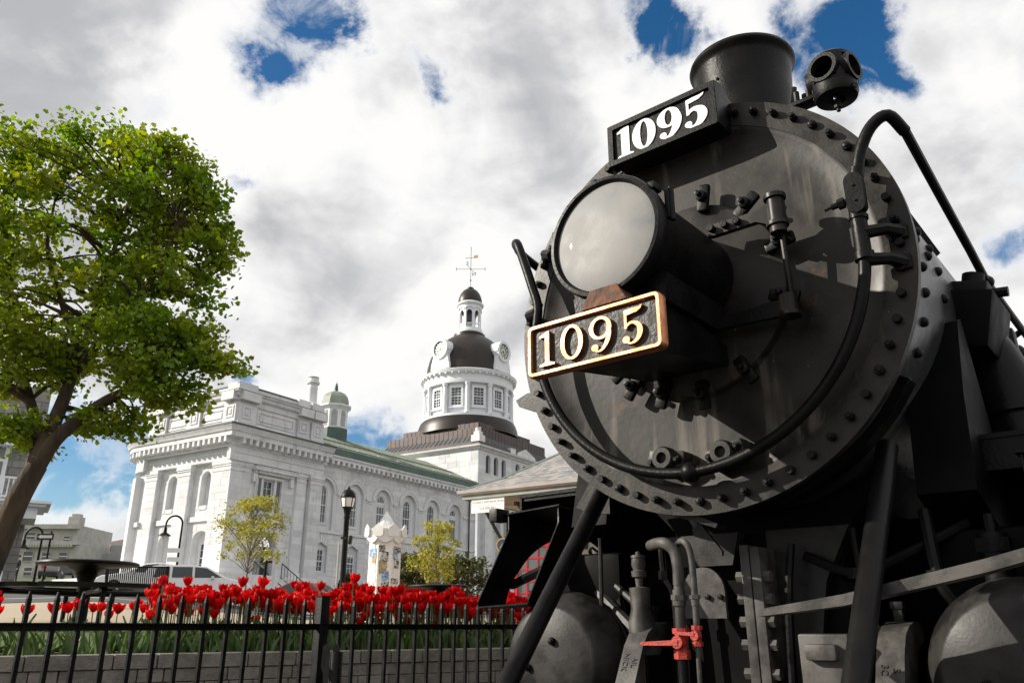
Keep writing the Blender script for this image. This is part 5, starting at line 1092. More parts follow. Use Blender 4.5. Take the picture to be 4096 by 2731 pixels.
for i in range(1500):
    t = random.uniform(-2.5, 8.0); dp = random.uniform(.28, 1.26)
    if t < 1.05 and random.random() > .5: continue
    p = PO + PD * t + PB * dp; s = random.uniform(.75, 1.2)
    T = Matrix.Translation((p.x, p.y, 1.11)) @ Matrix.Rotation(random.uniform(0, 6.28), 4, 'Z') @ Matrix.Rotation(random.gauss(0, .15), 4, 'X') @ Matrix.Scale(s, 4)
    gm.add(*leaf_strip(random.uniform(.24, .34), random.uniform(.016, .028), random.uniform(.03, .16), random.uniform(-.6, .6), 6), T)
tag(gm.build('tulip_foliage', 'tulip_green', sm=60), 'dense green tulip leaves filling the bed behind the fence', 'foliage', kind='stuff')

# ------------------------------------------------------------------ trees
def leaf_cloud(cents, sig, per, size, droop=.35):
    n = len(cents) * per; C = np.repeat(np.array(cents), per, 0); S = np.repeat(np.array(sig), per, 0)
    P = C + np.clip(rng.normal(size=(n, 3)), -1.7, 1.7) * S
    nrm = rng.normal(size=(n, 3)); nrm[:, 2] += .9; nrm /= np.linalg.norm(nrm, axis=1)[:, None]
    a = rng.normal(size=(n, 3)); a -= nrm * (a * nrm).sum(1)[:, None]; a /= np.linalg.norm(a, axis=1)[:, None]; b = np.cross(nrm, a)
    s = (size * rng.uniform(.45, 1.35, n))[:, None]
    # lobed leaf: seven outline points
    shp = [(-.5, 0, 0), (-.22, .34, .05), (.02, .30, .0), (.18, .52, .06), (.55, 0, -.12), (.18, -.52, .06), (.02, -.30, .0), (-.22, -.34, .05)]
    V = np.stack([P + s * (a * x + b * y + nrm * z) for x, y, z in shp], 1).reshape(-1, 3)
    F = np.arange(n * 8).reshape(-1, 8)
    return V, F
def cloud_obj(V, F, name, mat, parent):
    me = bpy.data.meshes.new(name); me.from_pydata(V.tolist(), [], F.tolist()); me.materials.append(M[mat]); return link(name, me, parent)
def big_tree():
    base = Vector((-6.15, 9.5, gz(-6.15, 9.5)))
    tr = thing('maple_tree', 'big leafy green maple leaning over the left edge of the view', 'tree', base)
    w = lambda x, y, Y=9.5: at(x, y, Y) - base
    m = MB()
    trunk = [Vector((0, 0, -.15)), w(-70, 2330), w(5, 2150), w(60, 2020), w(105, 1935), w(150, 1860)]
    m.tube(crom(trunk, 5), [.155 - .04 * i / 25 for i in range(26)], 14)
    m.build('trunk', 'bark', tr, sm=60)
    limbs = [([(140, 1880), (215, 1765), (300, 1690), (420, 1605), (520, 1555), (610, 1490), (690, 1440), (800, 1430)], .10, .025, [0, 0, .05, .1, .1, .1, .1, 0]),
             ([(135, 1880), (185, 1760), (245, 1620), (285, 1510), (320, 1430), (380, 1250), (450, 1020), (520, 800)], .108, .022, [0, .1, .2, .3, .3, .3, .3, .3]),
             ([(130, 1870), (150, 1740), (120, 1600), (60, 1400), (40, 1150), (30, 900), (50, 640)], .085, .02, [0, .3, .5, .6, .5, .5, .5]),
             ([(285, 1510), (420, 1340), (560, 1180), (650, 1050), (700, 900)], .06, .015, [.3, 0, -.2, -.2, -.2]),
             ([(320, 1430), (260, 1250), (190, 1000), (220, 800)], .055, .015, [.3, .7, .9, .9]),
             ([(120, 1600), (-100, 1450), (-300, 1250), (-350, 950)], .07, .02, [.5, .3, .2, .2])]
    nodes = []
    lm = MB()
    for px, r0, r1, dy in limbs:
        P = crom([w(x, y, 9.5 + d) for (x, y), d in zip(px, dy)], 5); k = len(P)
        lm.tube(P, [r0 + (r1 - r0) * i / (k - 1) for i in range(k)], 10); nodes += [(p, r0 + (r1 - r0) * i / (k - 1)) for i, p in enumerate(P) if i > 4]
    lobes = [(330, 900, .3, 1.55, 1.5, 1.2), (610, 790, 0, .85, 1.1, .72), (730, 1030, 0, .50, .8, .72), (690, 1310, 0, .58, .8, .36), (850, 1440, .1, .34, .4, .12), (260, 1260, .2, 1.35, 1.4, .72),
             (40, 640, .2, .62, 1.0, .58), (-350, 1050, 0, 1.4, 1.5, 1.6), (640, 1560, .1, .42, .5, .22), (420, 1680, .4, .5, .5, .16), (110, 1740, .2, .36, .5, .20), (420, 590, .2, .62, .7, .25), (690, 640, 0, .32, .5, .2),
             (810, 770, 0, .24, .4, .22), (850, 1000, 0, .16, .3, .42), (40, 1450, .3, .9, 1.0, .6), (560, 1400, -.2, .8, .8, .3)]
    cents = []; sig = []
    for (x, y, dy, rx, ry, rz) in lobes:
        c = w(x, y, 9.5 + dy); n = int(34 * (rx * ry * rz) ** .62) + 7
        for i in range(n):
            d = rng.normal(size=3); d /= np.linalg.norm(d); rad = rng.uniform(.35, 1.0) ** .55
            p = c + Vector((d[0] * rx, d[1] * ry, d[2] * rz)) * rad
            q = rng.uniform(.09, .19); cents.append(tuple(p)); sig.append((q, q, q * .55))
    for c in cents:
        c = Vector(c); nb = min(nodes, key=lambda n_: (n_[0] - c).length + (.6 if n_[0].z > c.z + .2 else 0))
        mid = nb[0].lerp(c, .5) + Vector((random.uniform(-.1, .1), random.uniform(-.1, .1), random.uniform(.0, .16)))
        lm.tube(crom([nb[0], mid, c], 3), [min(.028, nb[1] * .6)] * 3 + [.012] * 3 + [.004], 5)
    lm.build('limbs', 'bark', tr, sm=60)
    V, F = leaf_cloud(cents, sig, 105, .068); cloud_obj(V, F, 'crown', 'leaf', tr)
big_tree()
def small_tree(name, label, X, Y, top, crown_z0, rx, n, per, size, mat, seed, group=None, bark='bark_pale', tr_r=.035):
    rg = random.Random(seed); z0 = gz(X, Y); tr = thing(name, label, 'tree', (X, Y, z0), 0, group); H_ = top - z0
    m = MB(); m.tube(crom([(0, 0, -.1), (rg.uniform(-.05, .05), 0, H_ * .35), (rg.uniform(-.08, .08), 0, H_ * .65), (rg.uniform(-.1, .1), 0, H_ * .95)], 4), [tr_r * (1 - .8 * i / 12) for i in range(13)], 8); m.build('trunk', bark, tr, sm=60)
    b = MB(); cents = []; sig = []
    zc = crown_z0 - z0
    for i in range(n):
        t = rg.random() ** .8; z = zc + (H_ - zc) * t; rr = rx * (math.sin(math.pi * min(1, .18 + .75 * t)) ** .7) * math.sqrt(rg.random()) * rg.choice((1, 1, 1.12)); a = rg.uniform(0, 6.28)
        c = Vector((rr * math.cos(a), rr * math.sin(a), z)); cents.append(tuple(c)); q = rg.uniform(.08, .16) * rx; sig.append((q, q, q * .7))
        s = Vector((0, 0, max(zc * .75, z - rr * .9 - .15))); b.tube(crom([s, s.lerp(c, .55) + Vector((0, 0, .05)), c], 3), [.012] * 3 + [.006] * 3 + [.002], 5)
    b.build('branches', bark, tr, sm=60)
    V, F = leaf_cloud(cents, sig, per, size); cloud_obj(V, F, 'crown', mat, tr)
    return tr
small_tree('young_tree', 'young tree with yellow-green leaves in front of the corner pavilion', at(990, 2300, 25).x, 25, at(1000, 1990, 25).z, at(1000, 2240, 25).z, 1.05, 74, 52, .066, 'leaf_yellow', 3, 'young street trees')
small_tree('young_tree', 'young yellow-green tree to the right of the poster pillar', at(1745, 2300, 26).x, 26, at(1745, 2095, 26).z, at(1745, 2330, 26).z, .85, 74, 52, .066, 'leaf_yellow', 8, 'young street trees')
for (px, Y, top, rx, lab, sd_) in ((1630, 29, 2225, 1.15, 'dark green rounded bush close behind the poster pillar', 21), (1850, 30, 2240, 1.45, 'dark green rounded bush in front of the city hall wing', 22), (1395, 31, 2300, .42, 'small dark bush low to the left of the poster pillar', 23)):
    X = at(px, 2350, Y).x; z0 = gz(X, Y); t_ = at(px, top, Y).z
    small_tree('round_bush', lab, X, Y, t_, z0 + (t_ - z0) * .22, rx, 70, 60, .10, 'leaf_dark', sd_, 'rounded bushes by the hall', 'bark')

# ------------------------------------------------------------------ lamps, posts and signs
lx = at(1367, 2370, 22); lp_ = thing('street_lamp', 'black street lamp with a single frosted acorn lantern', 'street lamp', (lx.x, 22, gz(lx.x, 22)))
zb = gz(lx.x, 22); zz = lambda y: at(1375, y, 22).z - zb
MB().lathe([(.16, 0), (.16, .12), (.11, .22), (.095, .5), (.078, .6), (.07, zz(2075)), (.085, zz(2070)), (.075, zz(2060)), (.11, zz(2035)), (.15, zz(2028)), (.0, zz(2027))], 20).build('post', 'black_iron', lp_)
MB().lathe([(.145, zz(2027)), (.19, zz(1993)), (.17, zz(1984)), (0, zz(1983))], 20).build('lantern_glass', 'lamp_frost', lp_)
MB().lathe([(.205, zz(1992)), (.205, zz(1985)), (.18, zz(1974)), (.12, zz(1961)), (.05, zz(1956)), (.03, zz(1952)), (.035, zz(1950)), (.012, zz(1945)), (0, zz(1937))], 20).build('lantern_cap', 'black_iron', lp_)
for k in range(6):
    a = R(60 * k + 20); MB().tube([(.15 * math.cos(a), .15 * math.sin(a), zz(2028)), (.198 * math.cos(a), .198 * math.sin(a), zz(1991))], .011, 5).build('lantern_rib', 'black_iron', lp_)
def goose(px_base, px_top, py_top, Y, dirx, lab, sign=None):
    X = at(px_base, 2400, Y).x; z0 = gz(X, Y); g = thing('gooseneck_lamp', lab, 'street lamp', (X, Y, z0), 0, 'gooseneck lamps by the side street'); H_ = at(px_top, py_top, Y).z - z0
    r = .42
    arc_ = [(dirx * (r - r * math.cos(R(a))), 0, H_ - r + r * math.sin(R(a))) for a in range(0, 181, 15)]
    MB().tube([(0, 0, 0), (0, 0, H_ - r)] + arc_[1:] + [(dirx * 2 * r, 0, H_ - r - .15)], [.07] + [.05] * 14, 8).build('pole', 'black_iron', g)
    MB().lathe([(0, H_ - r - .15), (.07, H_ - r - .17), (.09, H_ - r - .42), (.30, H_ - r - .56), (.31, H_ - r - .60), (0, H_ - r - .55)], 16, Matrix.Translation((dirx * 2 * r, 0, 0))).build('lamp_shade', 'black_iron', g)
    MB().lathe([(.13, H_ - r - .58), (.12, H_ - r - .72), (0, H_ - r - .78)], 12, Matrix.Translation((dirx * 2 * r, 0, 0))).build('bulb_glass', 'lamp_frost', g)
    return g, H_
g, H_ = goose(688, 690, 2062, 42, -1, 'gooseneck lamp with street-name blades beside the left front of the city hall')
for (dz, w_, rot) in ((1.75, .95, 8), (2.2, .6, 80), (3.6, .34, 0)):
    MB().box((-.2 if dz < 3 else -.25, -.1, H_ - dz), (w_, .03, .22 if dz < 3 else .5), Matrix.Rotation(R(rot * .2), 4, 'Z')).build('street_sign', 'sign_white', g, sm=0)
MB().lathe([(.13, 0), (.13, .02), (0, .021)], 16, Matrix.Translation((-.25, -.12, H_ - 3.55)) @ Matrix.Rotation(R(90), 4, 'X')).build('parking_disc', 'sign_black', g)
g, H_ = goose(120, 150, 2108, 40, -1, 'gooseneck lamp behind the leaning maple trunk near the one-way sign')
X = at(155, 2400, 39).x; ow = thing('one_way_sign', 'black and white one-way arrow sign on a dark pole', 'sign', (X, 39, gz(X, 39))); q = at(185, 2146, 39)
MB().cyl((0, 0, 0), (0, 0, q.z - ow.location.z + .25), .045, n=8).build('pole', 'black_iron', ow)
MB().box((q.x - X, -.06, q.z - ow.location.z), (.78, .03, .29), None, .008).build('panel', 'sign_black', ow, sm=0)
MB().prism([(-.34, 0), (-.22, .10), (-.22, .065), (.32, .065), (.32, -.065), (-.22, -.065), (-.22, -.10)], -.09, -.077, lambda u, v, w: (q.x - X + u, w, q.z - ow.location.z + v)).build('arrow', 'sign_white', ow, sm=0)
r_ = at(178, 2265, 60); ns = thing('red_sign', 'small red rectangular sign beyond the one-way pole', 'sign', (r_.x, 60, gz(r_.x, 60)))
MB().cyl((0, 0, 0), (0, 0, r_.z - ns.location.z), .03, n=6).build('pole', 'black_iron', ns); MB().box((0, -.05, r_.z - ns.location.z), (.4, .03, .26)).build('panel', 'booth_red', ns, sm=0)
X = at(1340, 2420, 21).x; tp = thing('camera_post', 'slim pale grey post with a dark head beside the street lamp', 'post', (X, 21, gz(X, 21))); q = at(1358, 2160, 21)
MB().cyl((0, 0, 0), (q.x - X, 0, q.z - tp.location.z - .1), .028, n=8).build('pole', 'sign_grey', tp)
MB().box((q.x - X, 0, q.z - tp.location.z + .03), (.09, .14, .22), Matrix.Rotation(R(8), 4, 'Y'), .02).box((q.x - X + .09, 0, q.z - tp.location.z + .06), (.12, .05, .05)).build('head', 'sign_black', tp, sm=0)
X = at(1049, 2400, 27).x; sl = thing('short_lamp_post', 'slim dark lamp post standing by the entrance steps', 'post', (X, 27, gz(X, 27))); q = at(1056, 2240, 27); h = q.z - sl.location.z
MB().cyl((0, 0, 0), (0, 0, h), .05, n=8).box((0, 0, h - .05), (.4, .06, .06)).build('pole', 'black_iron', sl, sm=0); MB().lathe([(.06, h), (.1, h + .3), (.0, h + .4)], 10).build('lamp_globe', 'lamp_frost', sl)
for (px, py, Y, col, lab) in ((1395, 2300, 30, 'sign_black', 'thin dark pole against the ground floor windows'),):
    X = at(px, py, Y).x; MB().cyl((X, Y, gz(X, Y)), (X, Y, at(px, 2300, Y).z), .02, n=6); 

# ------------------------------------------------------------------ poster pillar
q = at(1530, 2400, 22); PP = Vector((q.x, 22, gz(q.x, 22))); pil = thing('poster_pillar', 'white octagonal poster pillar with pointed cap plastered with flyers', 'advertising pillar', PP)
zc = at(1525, 2160, 22).z - PP.z; za = at(1525, 2048, 22).z - PP.z; r8 = .455
T8 = Matrix.Rotation(R(22.5 + 8), 4, 'Z')
MB().lathe([(r8, 0), (r8, zc), (0, zc)], 8, T8).build('column', 'paper_a', pil, sm=0)
MB().lathe([(.47, zc - .06), (.50, zc + .02), (.50, zc + .26), (.33, zc + .29), (.30, zc + .33), (.05, za - .03), (.05, za + .02), (0, za + .03)], 8, T8).build('roof_cap', 'sign_white', pil, sm=0)
for k in range(8):
    a = R(45 * k + 8); T = Matrix.Rotation(a, 4, 'Z')
    f = lambda u, v, w, T=T: T @ Vector((.485 + w, u, zc + v))
    MB().prism([(-.2, .02), (-.1, -.07), (0, -.10), (.1, -.07), (.2, .02), (.2, .27), (-.2, .27)], -.015, .015, f).build('scallop', 'sign_white', pil, sm=0)
    a2 = a + R(22.5); T2 = Matrix.Rotation(a2, 4, 'Z'); f = lambda u, v, w, T=T2: T @ Vector((.53 + w, u, zc + v))
    MB().prism([(-.15, .10), (-.09, .06), (.09, .06), (.15, .10), (.15, .27), (0, .40), (-.15, .27)], -.01, .02, f).build('shield', 'sign_white', pil, sm=0)
pr_ = random.Random(5)
for k in range(8):
    a = 45 * k + 8; 
    if math.cos(R(a + 90)) < -.3: continue
    ap = r8 * math.cos(R(22.5)); hwid = r8 * math.sin(R(22.5)) - .02
    z = .5
    while z < zc - .15:
        hh = pr_.uniform(.12, .26); ww = pr_.uniform(.12, .27); u = pr_.uniform(-hwid + ww / 2, hwid - ww / 2) if ww / 2 < hwid else 0
        T = Matrix.Rotation(R(a), 4, 'Z') @ Matrix.Translation((ap + .006 + pr_.uniform(0, .006), u, z + hh / 2)) @ Matrix.Rotation(pr_.gauss(0, .06), 4, 'X')
        if pr_.random() < .12: T = T @ Matrix.Rotation(pr_.uniform(-.5, -.25), 4, 'Y')
        MB().box((0, 0, 0), (.004, ww, hh), T).build('flyer', pr_.choice(('paper_a', 'paper_a', 'paper_blue', 'paper_dark', 'paper_dark', 'paper_pink', 'paper_brown', 'sign_white', 'paper_blue')), pil, sm=0)
        z += hh * pr_.uniform(.7, 1.1)

# ------------------------------------------------------------------ round picnic tables and bench
def table(X, Y, lab):
    t = thing('round_table', lab, 'table', (X, Y, gz(X, Y)), 0, 'round black park tables')
    MB().lathe([(0, .765), (.56, .765), (.59, .755), (.60, .735), (.58, .722), (.24, .705), (.15, .655), (.12, .62), (0, .62)], 48).build('table_top', 'black_iron', t)
    MB().lathe([(.13, .62), (.085, .5), (.085, .05), (.28, .03), (.28, 0), (0, 0)], 20).build('pedestal', 'black_iron', t)
    for k in range(4):
        a = R(90 * k + 40); c, s = math.cos(a), math.sin(a)
        MB().tube([(.08 * c, .08 * s, .38), (.95 * c, .95 * s, .40)], .035, 8).tube([(.9 * c, .9 * s, .40), (.9 * c, .9 * s, 0)], .03, 8).build('seat_arm', 'black_iron', t)
    for k in range(4):
        a0, a1 = 90 * k + 2, 90 * k + 88
        MB().ring([(1.12 * math.cos(R(a)), 1.12 * math.sin(R(a))) for a in range(a0, a1 + 1, 6)], [(.80 * math.cos(R(a)), .80 * math.sin(R(a))) for a in range(a0, a1 + 1, 6)], .425, .475, closed=False).build('seat', 'black_iron', t)
q = at(338, 2350, 10.5); table(q.x, 10.5, 'round black metal picnic table with ring seat at the left beneath the maple')
q = at(1752, 2400, 16); table(q.x, 16, 'round black metal table half hidden behind the tulips right of the poster pillar')
q = at(550, 2400, 17); bn = thing('park_bench', 'black slatted metal park bench facing away behind the tulips', 'bench', (q.x, 17, gz(q.x, 17)), R(4))
for s in (-.6, .6):
    MB().tube(crom([(s, .3, 0), (s, .28, .42), (s, -.1, .44), (s, -.22, .62), (s, -.26, .84)], 3), .025, 6).tube([(s, -.25, 0), (s, -.1, .43)], .025, 6).build('bench_leg', 'black_iron', bn)
for i in range(30): MB().box((-.58 + .04 * i, -.22, .66), (.018, .012, .34), Matrix.Rotation(R(6), 4, 'X')).build('back_slat', 'black_iron', bn, sm=0)
for z in (.50, .84): MB().box((0, -.22, z), (1.22, .03, .03), Matrix.Rotation(R(5), 4, 'X')).build('back_rail', 'black_iron', bn, sm=0)
for i in range(6): MB().box((0, -.06 + .07 * i, .45), (1.2, .05, .02)).build('seat_slat', 'black_iron', bn, sm=0)

# ------------------------------------------------------------------ vehicles
def car(name, lab, cat, px, Y, rz, paint, prof, glassp, L_=4.5, W=1.75, group=None, lights=True):
    q = at(px, 2400, Y); c = thing(name, lab, cat, (q.x, Y, gz(q.x, Y)), R(rz), group); hw = W / 2
    def loft(poly, w_of):
        m = MB(); n = len(poly); A = [(x, -w_of(z), z) for x, z in poly]; B = [(x, w_of(z), z) for x, z in poly]
        m.add(A + B, [tuple(range(n)), tuple(range(2 * n - 1, n - 1, -1))] + [(i, (i + 1) % n, n + (i + 1) % n, n + i) for i in range(n)]); return m
    wof = lambda z: hw * (1 - .03 * abs(z - .6)) if z < .95 else hw * (1 - .03 * .35 - .33 * (z - .95))
    b = loft(prof, wof).build('body', paint, c, sm=40)
    bv = b.modifiers.new('bevel', 'BEVEL'); bv.width = .05; bv.segments = 3; bv.limit_method = 'ANGLE'; bv.angle_limit = R(25)
    for poly in glassp['side']:
        for s in (-1, 1):
            MB().add([(x, s * (wof(z) + .008), z) for x, z in poly], [tuple(range(len(poly)))]).build('side_window', 'car_glass', c, sm=0)
    for poly in glassp['ends']:     # (x0,z0,x1,z1) sloping screens
        x0, z0, x1, z1 = poly; off = .012 * (1 if (x1 - x0) * (1) < 0 else -1)
        MB().add([(x0 + off, -wof(z0) + .12, z0), (x0 + off, wof(z0) - .12, z0), (x1 + off, wof(z1) - .1, z1), (x1 + off, -wof(z1) + .1, z1)], [(0, 1, 2, 3)]).build('windscreen', 'car_glass', c, sm=0)
    for x in (-L_ * .30, L_ * .31):
        for s in (-1, 1):
            T = Matrix.Translation((x, s * (hw - .09), .32)) @ Matrix.Rotation(R(90), 4, 'X')
            wh = MB().lathe([(.20, -.11), (.31, -.10), (.32, -.06), (.32, .06), (.31, .10), (.20, .11)], 24, T).build('wheel', 'tyre', c)
            MB().lathe([(0, -.085), (.21, -.09), (.21, .09), (0, .085)], 16, T).build('rim', 'alloy', wh)
    if lights:
        for s in (-1, 1):
            MB().box((-L_ / 2 + .06, s * (hw - .2), .78), (.08, .24, .16), None, .02).build('tail_light', 'tail_red', c); MB().box((L_ / 2 - .1, s * (hw - .25), .66), (.12, .3, .14), None, .02).build('headlight', 'lamp_frost', c)
            MB().box((.62, s * (hw + .06), .98), (.12, .16, .12), None, .03).build('wing_mirror', paint, c)
    return c
wag = [(-2.25, .25), (-2.28, .7), (-2.2, .95), (-1.95, 1.32), (-1.75, 1.44), (-.4, 1.50), (.35, 1.44), (1.25, .98), (2.05, .82), (2.25, .62), (2.25, .25)]
wagg = dict(side=[[(-1.72, .97), (-1.62, 1.34), (-1.12, 1.39), (-1.1, .97)], [(-1.0, .97), (-1.0, 1.4), (-.22, 1.41), (-.2, .97)], [(-.1, .97), (-.12, 1.41), (.36, 1.37), (1.0, .99)]], ends=[(1.22, 1.0, .38, 1.42), (-2.19, .98, -1.93, 1.33)])
sed = [(-2.25, .25), (-2.3, .75), (-2.15, .92), (-1.55, .96), (-.95, 1.33), (-.4, 1.41), (.2, 1.36), (1.05, .94), (2.0, .80), (2.25, .6), (2.25, .25)]
sedg = dict(side=[[(-1.25, .97), (-.88, 1.27), (-.5, 1.33), (-.35, .96)], [(-.25, .96), (-.35, 1.34), (.18, 1.3), (.8, .97)]], ends=[(1.02, .96, .23, 1.34), (-1.52, .98, -.97, 1.31)])
car('parked_car', 'white hatchback parked before the left front of the city hall', 'car', 775, 36, 22, 'car_white', wag, wagg, group='cars parked along the street')
car('parked_car', 'white car mostly hidden behind the white hatchback at its left end', 'car', 590, 38.5, 196, 'car_white', sed, sedg, group='cars parked along the street')
car('parked_car', 'red sedan half hidden by tulips left of the street lamp', 'car', 1195, 36, 168, 'car_red', sed, sedg, group='cars parked along the street')
car('parked_car', 'white car low behind the tulips right of the poster pillar', 'car', 1660, 33, 188, 'car_white', sed, sedg, group='cars parked along the street')
suv = [(-2.3, .35), (-2.35, .9), (-2.3, 1.1), (-2.1, 1.7), (-1.9, 1.78), (.3, 1.78), (1.1, 1.15), (2.1, 1.02), (2.3, .8), (2.3, .35)]
suvg = dict(side=[[(-2.0, 1.12), (-1.9, 1.62), (-1.1, 1.66), (-1.1, 1.12)], [(-1.0, 1.12), (-1.0, 1.66), (-.1, 1.66), (-.1, 1.12)], [(0, 1.12), (0, 1.66), (.3, 1.62), (.9, 1.14)]], ends=[(1.05, 1.16, .33, 1.74), (-2.29, 1.14, -2.12, 1.66)])
car('parked_car', 'dark sport utility vehicle with red tail lights up the side street', 'car', 255, 100, 105, 'car_dark', suv, suvg, W=1.95, group='cars on the side street')
car('parked_car', 'low dark car just left of the sport utility vehicle on the side street', 'car', 185, 92, 110, 'car_dark', sed, sedg, W=1.9, group='cars on the side street')
q = at(1110 * .4677, 2318, 60)
nb_ = thing('newspaper_box', 'small red newspaper box beside the side street', 'box', (at(497, 2320, 62).x, 62, gz(at(497, 2320, 62).x, 62)))
MB().box((0, 0, .55), (.5, .45, 1.0), None, .03).build('cabinet', 'booth_red', nb_); MB().box((0, -.235, .75), (.36, .012, .36)).build('window', 'sign_white', nb_, sm=0)

# ------------------------------------------------------------------ person by the porch
def person():
    q = at(62, 2300, 54); base = Vector((q.x, 54, gz(q.x, 54)))
    J = {'pel': (0, 0, .95), 'spi': (0, 0, 1.15), 'che': (0, 0, 1.36), 'nek': (0, 0, 1.52), 'hd0': (0, -.01, 1.60), 'hd1': (0, -.015, 1.70), 'hd2': (0, -.01, 1.78),
         'lh': (.10, 0, .90), 'lk': (.12, -.01, .50), 'la': (.13, .02, .09), 'lt': (.14, -.13, .04), 'rh': (-.10, 0, .90), 'rk': (-.11, -.03, .50), 'ra': (-.12, .0, .09), 'rt': (-.13, -.15, .04),
         'ls': (.19, 0, 1.43), 'le': (.26, .02, 1.15), 'lw': (.24, -.10, .93), 'lf': (.22, -.14, .86), 'rs': (-.19, 0, 1.43), 're': (-.26, .02, 1.15), 'rw': (-.23, -.10, .93), 'rf': (-.21, -.14, .86)}
    r = dict(pel=.16, spi=.145, che=.17, nek=.055, hd0=.075, hd1=.10, hd2=.075, lh=.10, lk=.068, la=.045, lt=.04, rh=.10, rk=.068, ra=.045, rt=.04, ls=.08, le=.055, lw=.035, lf=.03, rs=.08, re=.055, rw=.035, rf=.03)
    E_ = [('pel', 'spi'), ('spi', 'che'), ('che', 'nek'), ('nek', 'hd0'), ('hd0', 'hd1'), ('hd1', 'hd2'), ('pel', 'lh'), ('lh', 'lk'), ('lk', 'la'), ('la', 'lt'), ('pel', 'rh'), ('rh', 'rk'), ('rk', 'ra'), ('ra', 'rt'), ('che', 'ls'), ('ls', 'le'), ('le', 'lw'), ('lw', 'lf'), ('che', 'rs'), ('rs', 're'), ('re', 'rw'), ('rw', 'rf')]
    ks = list(J); me = bpy.data.meshes.new('person'); me.from_pydata([J[k] for k in ks], [(ks.index(a), ks.index(b)) for a, b in E_], [])
    o = bpy.data.objects.new('person', me); COL.objects.link(o)
    md = o.modifiers.new('skin', 'SKIN')
    for k, v in zip(ks, me.skin_vertices[0].data): v.radius = (r[k], r[k] * .85); v.use_root = (k == 'pel')
    o.modifiers.new('sub', 'SUBSURF').levels = 2
    dg = bpy.context.evaluated_depsgraph_get(); m2 = bpy.data.meshes.new_from_object(o.evaluated_get(dg)); bpy.data.objects.remove(o)
    for k in ('navy_cloth', 'skin'): m2.materials.append(M[k])
    for p in m2.polygons:
        c = p.center; p.material_index = 1 if (c.z > 1.53 or (abs(c.x) > .17 and c.z < .96 and c.z > .8)) else 0
    m2.shade_smooth()
    o = link('person', m2, None, base, (0, 0, R(-30))); tag(o, 'person in dark clothes standing beside the white porch column', 'person')
    MB().sphere((0, .012, 1.735), .108, 12, (1, 1.02, .82)).build('hair', 'hair_dark', o); 
    for s in (-1, 1): MB().sphere((s * .035, -.10, 1.69), .012, 6).build('eye', 'sign_black', o)
person()

# ------------------------------------------------------------------ station with slate roof
SC = Vector((-1.36, 22.0, 0)); SA = math.atan2(-.536, .844); sg = gz(SC.x, SC.y)
stn = thing('information_station', 'former station with hipped slate roof serving as tourist information', 'building', (SC.x, SC.y, 0), SA)
def SP(name, mb, mat, parent=None, sm=0): return mb.build(name, mat, parent or stn, (0, 0, 0), sm)
SW, SD = 9.4, 7.4
def rz_(y): return 4.90 + (.46 * y if y < .8 else .368 + .66 * (y - .8))
ys_ = [0, .4, .8, 1.8, 2.8, 3.7]
rm = MB()
for a, b in zip(ys_[:-1], ys_[1:]):
    rm.add([(a, a, rz_(a)), (SW - a, a, rz_(a)), (SW - b, b, rz_(b)), (b, b, rz_(b))], [(0, 1, 2, 3)]); rm.add([(a, a, rz_(a)), (b, b, rz_(b)), (b, SD - b, rz_(b)), (a, SD - a, rz_(a))], [(0, 1, 2, 3)])
    rm.add([(SW - a, a, rz_(a)), (SW - b, b, rz_(b)), (SW - b, SD - b, rz_(b)), (SW - a, SD - a, rz_(a))], [(0, 1, 2, 3)]); rm.add([(a, SD - a, rz_(a)), (SW - a, SD - a, rz_(a)), (SW - b, SD - b, rz_(b)), (b, SD - b, rz_(b))], [(0, 1, 2, 3)])
roof = SP('roof', rm, 'slate')
shu = unit('slate', 'shingle'); cnt = 0; cells = []
y = .02; row = 0
while y < 3.55:
    sl = .46 if y < .8 else .66; an = math.atan(sl); dy = .15 * math.cos(an); x = y + .02 + (row % 2) * .09
    while x < SW - y - .1: cells.append((x, y, an, dy)); x += .18
    y += dy; row += 1
cells.sort(key=lambda c: c[0] + .5 * c[1])
rest = MB()
for i, (x, y, an, dy) in enumerate(cells):
    c = Vector((x + .09, y + dy * .62, rz_(y + dy * .62) + .012)); an2 = an - .045
    if i < 300: link('shingle', shu, roof, c, (an2, random.uniform(-.01, .01), random.uniform(-.02, .02)), (.172, .19, random.uniform(.009, .016)))
    else: rest.box((0, 0, 0), (.172, .19, .012), Matrix.Translation(c) @ Matrix.Rotation(an2, 4, 'X'))
tag(SP('shingle_field', rest, 'slate', roof), kind='stuff')
SP('hip_cap', MB().tube([(y, y, rz_(y) + .02) for y in ys_], .045, 6), 'sage_trim', roof); SP('hip_cap', MB().tube([(SW - y, y, rz_(y) + .02) for y in ys_], .045, 6), 'sage_trim', roof)
eav = [(SW, 0), (0, 0), (0, SD)]
SP('gutter', MB().sweep(eav, [(0, 4.76), (.06, 4.77), (.11, 4.82), (.12, 4.90), (.09, 4.905), (0, 4.90)]), 'gutter', sm=30)
SP('fascia', MB().sweep(eav, [(-.02, 4.66), (.0, 4.66), (0, 4.758), (-.02, 4.758)]), 'sage_trim')
SP('soffit', MB().add([(.02, .02, 4.70), (SW, .02, 4.70), (SW, SD, 4.70), (.02, SD, 4.70)], [(0, 1, 2, 3)]), 'stucco')
wx0, wy0 = 1.5, 1.7
for (a, b, c, d) in ((wx0, 4.4, wy0, wy0), (5.4, 6.3, wy0, wy0), (7.3, SW - .6, wy0, wy0)):
    SP('wall', MB().box(((a + b) / 2, wy0 + .2, (4.56 + .6) / 2), (b - a, .4, 4.56 - .6)), 'cream')
SP('wall', MB().box((wx0 + .2, (wy0 + SD) / 2 - .3, 2.58), (.4, SD - wy0 - 1.2, 3.96)), 'cream')
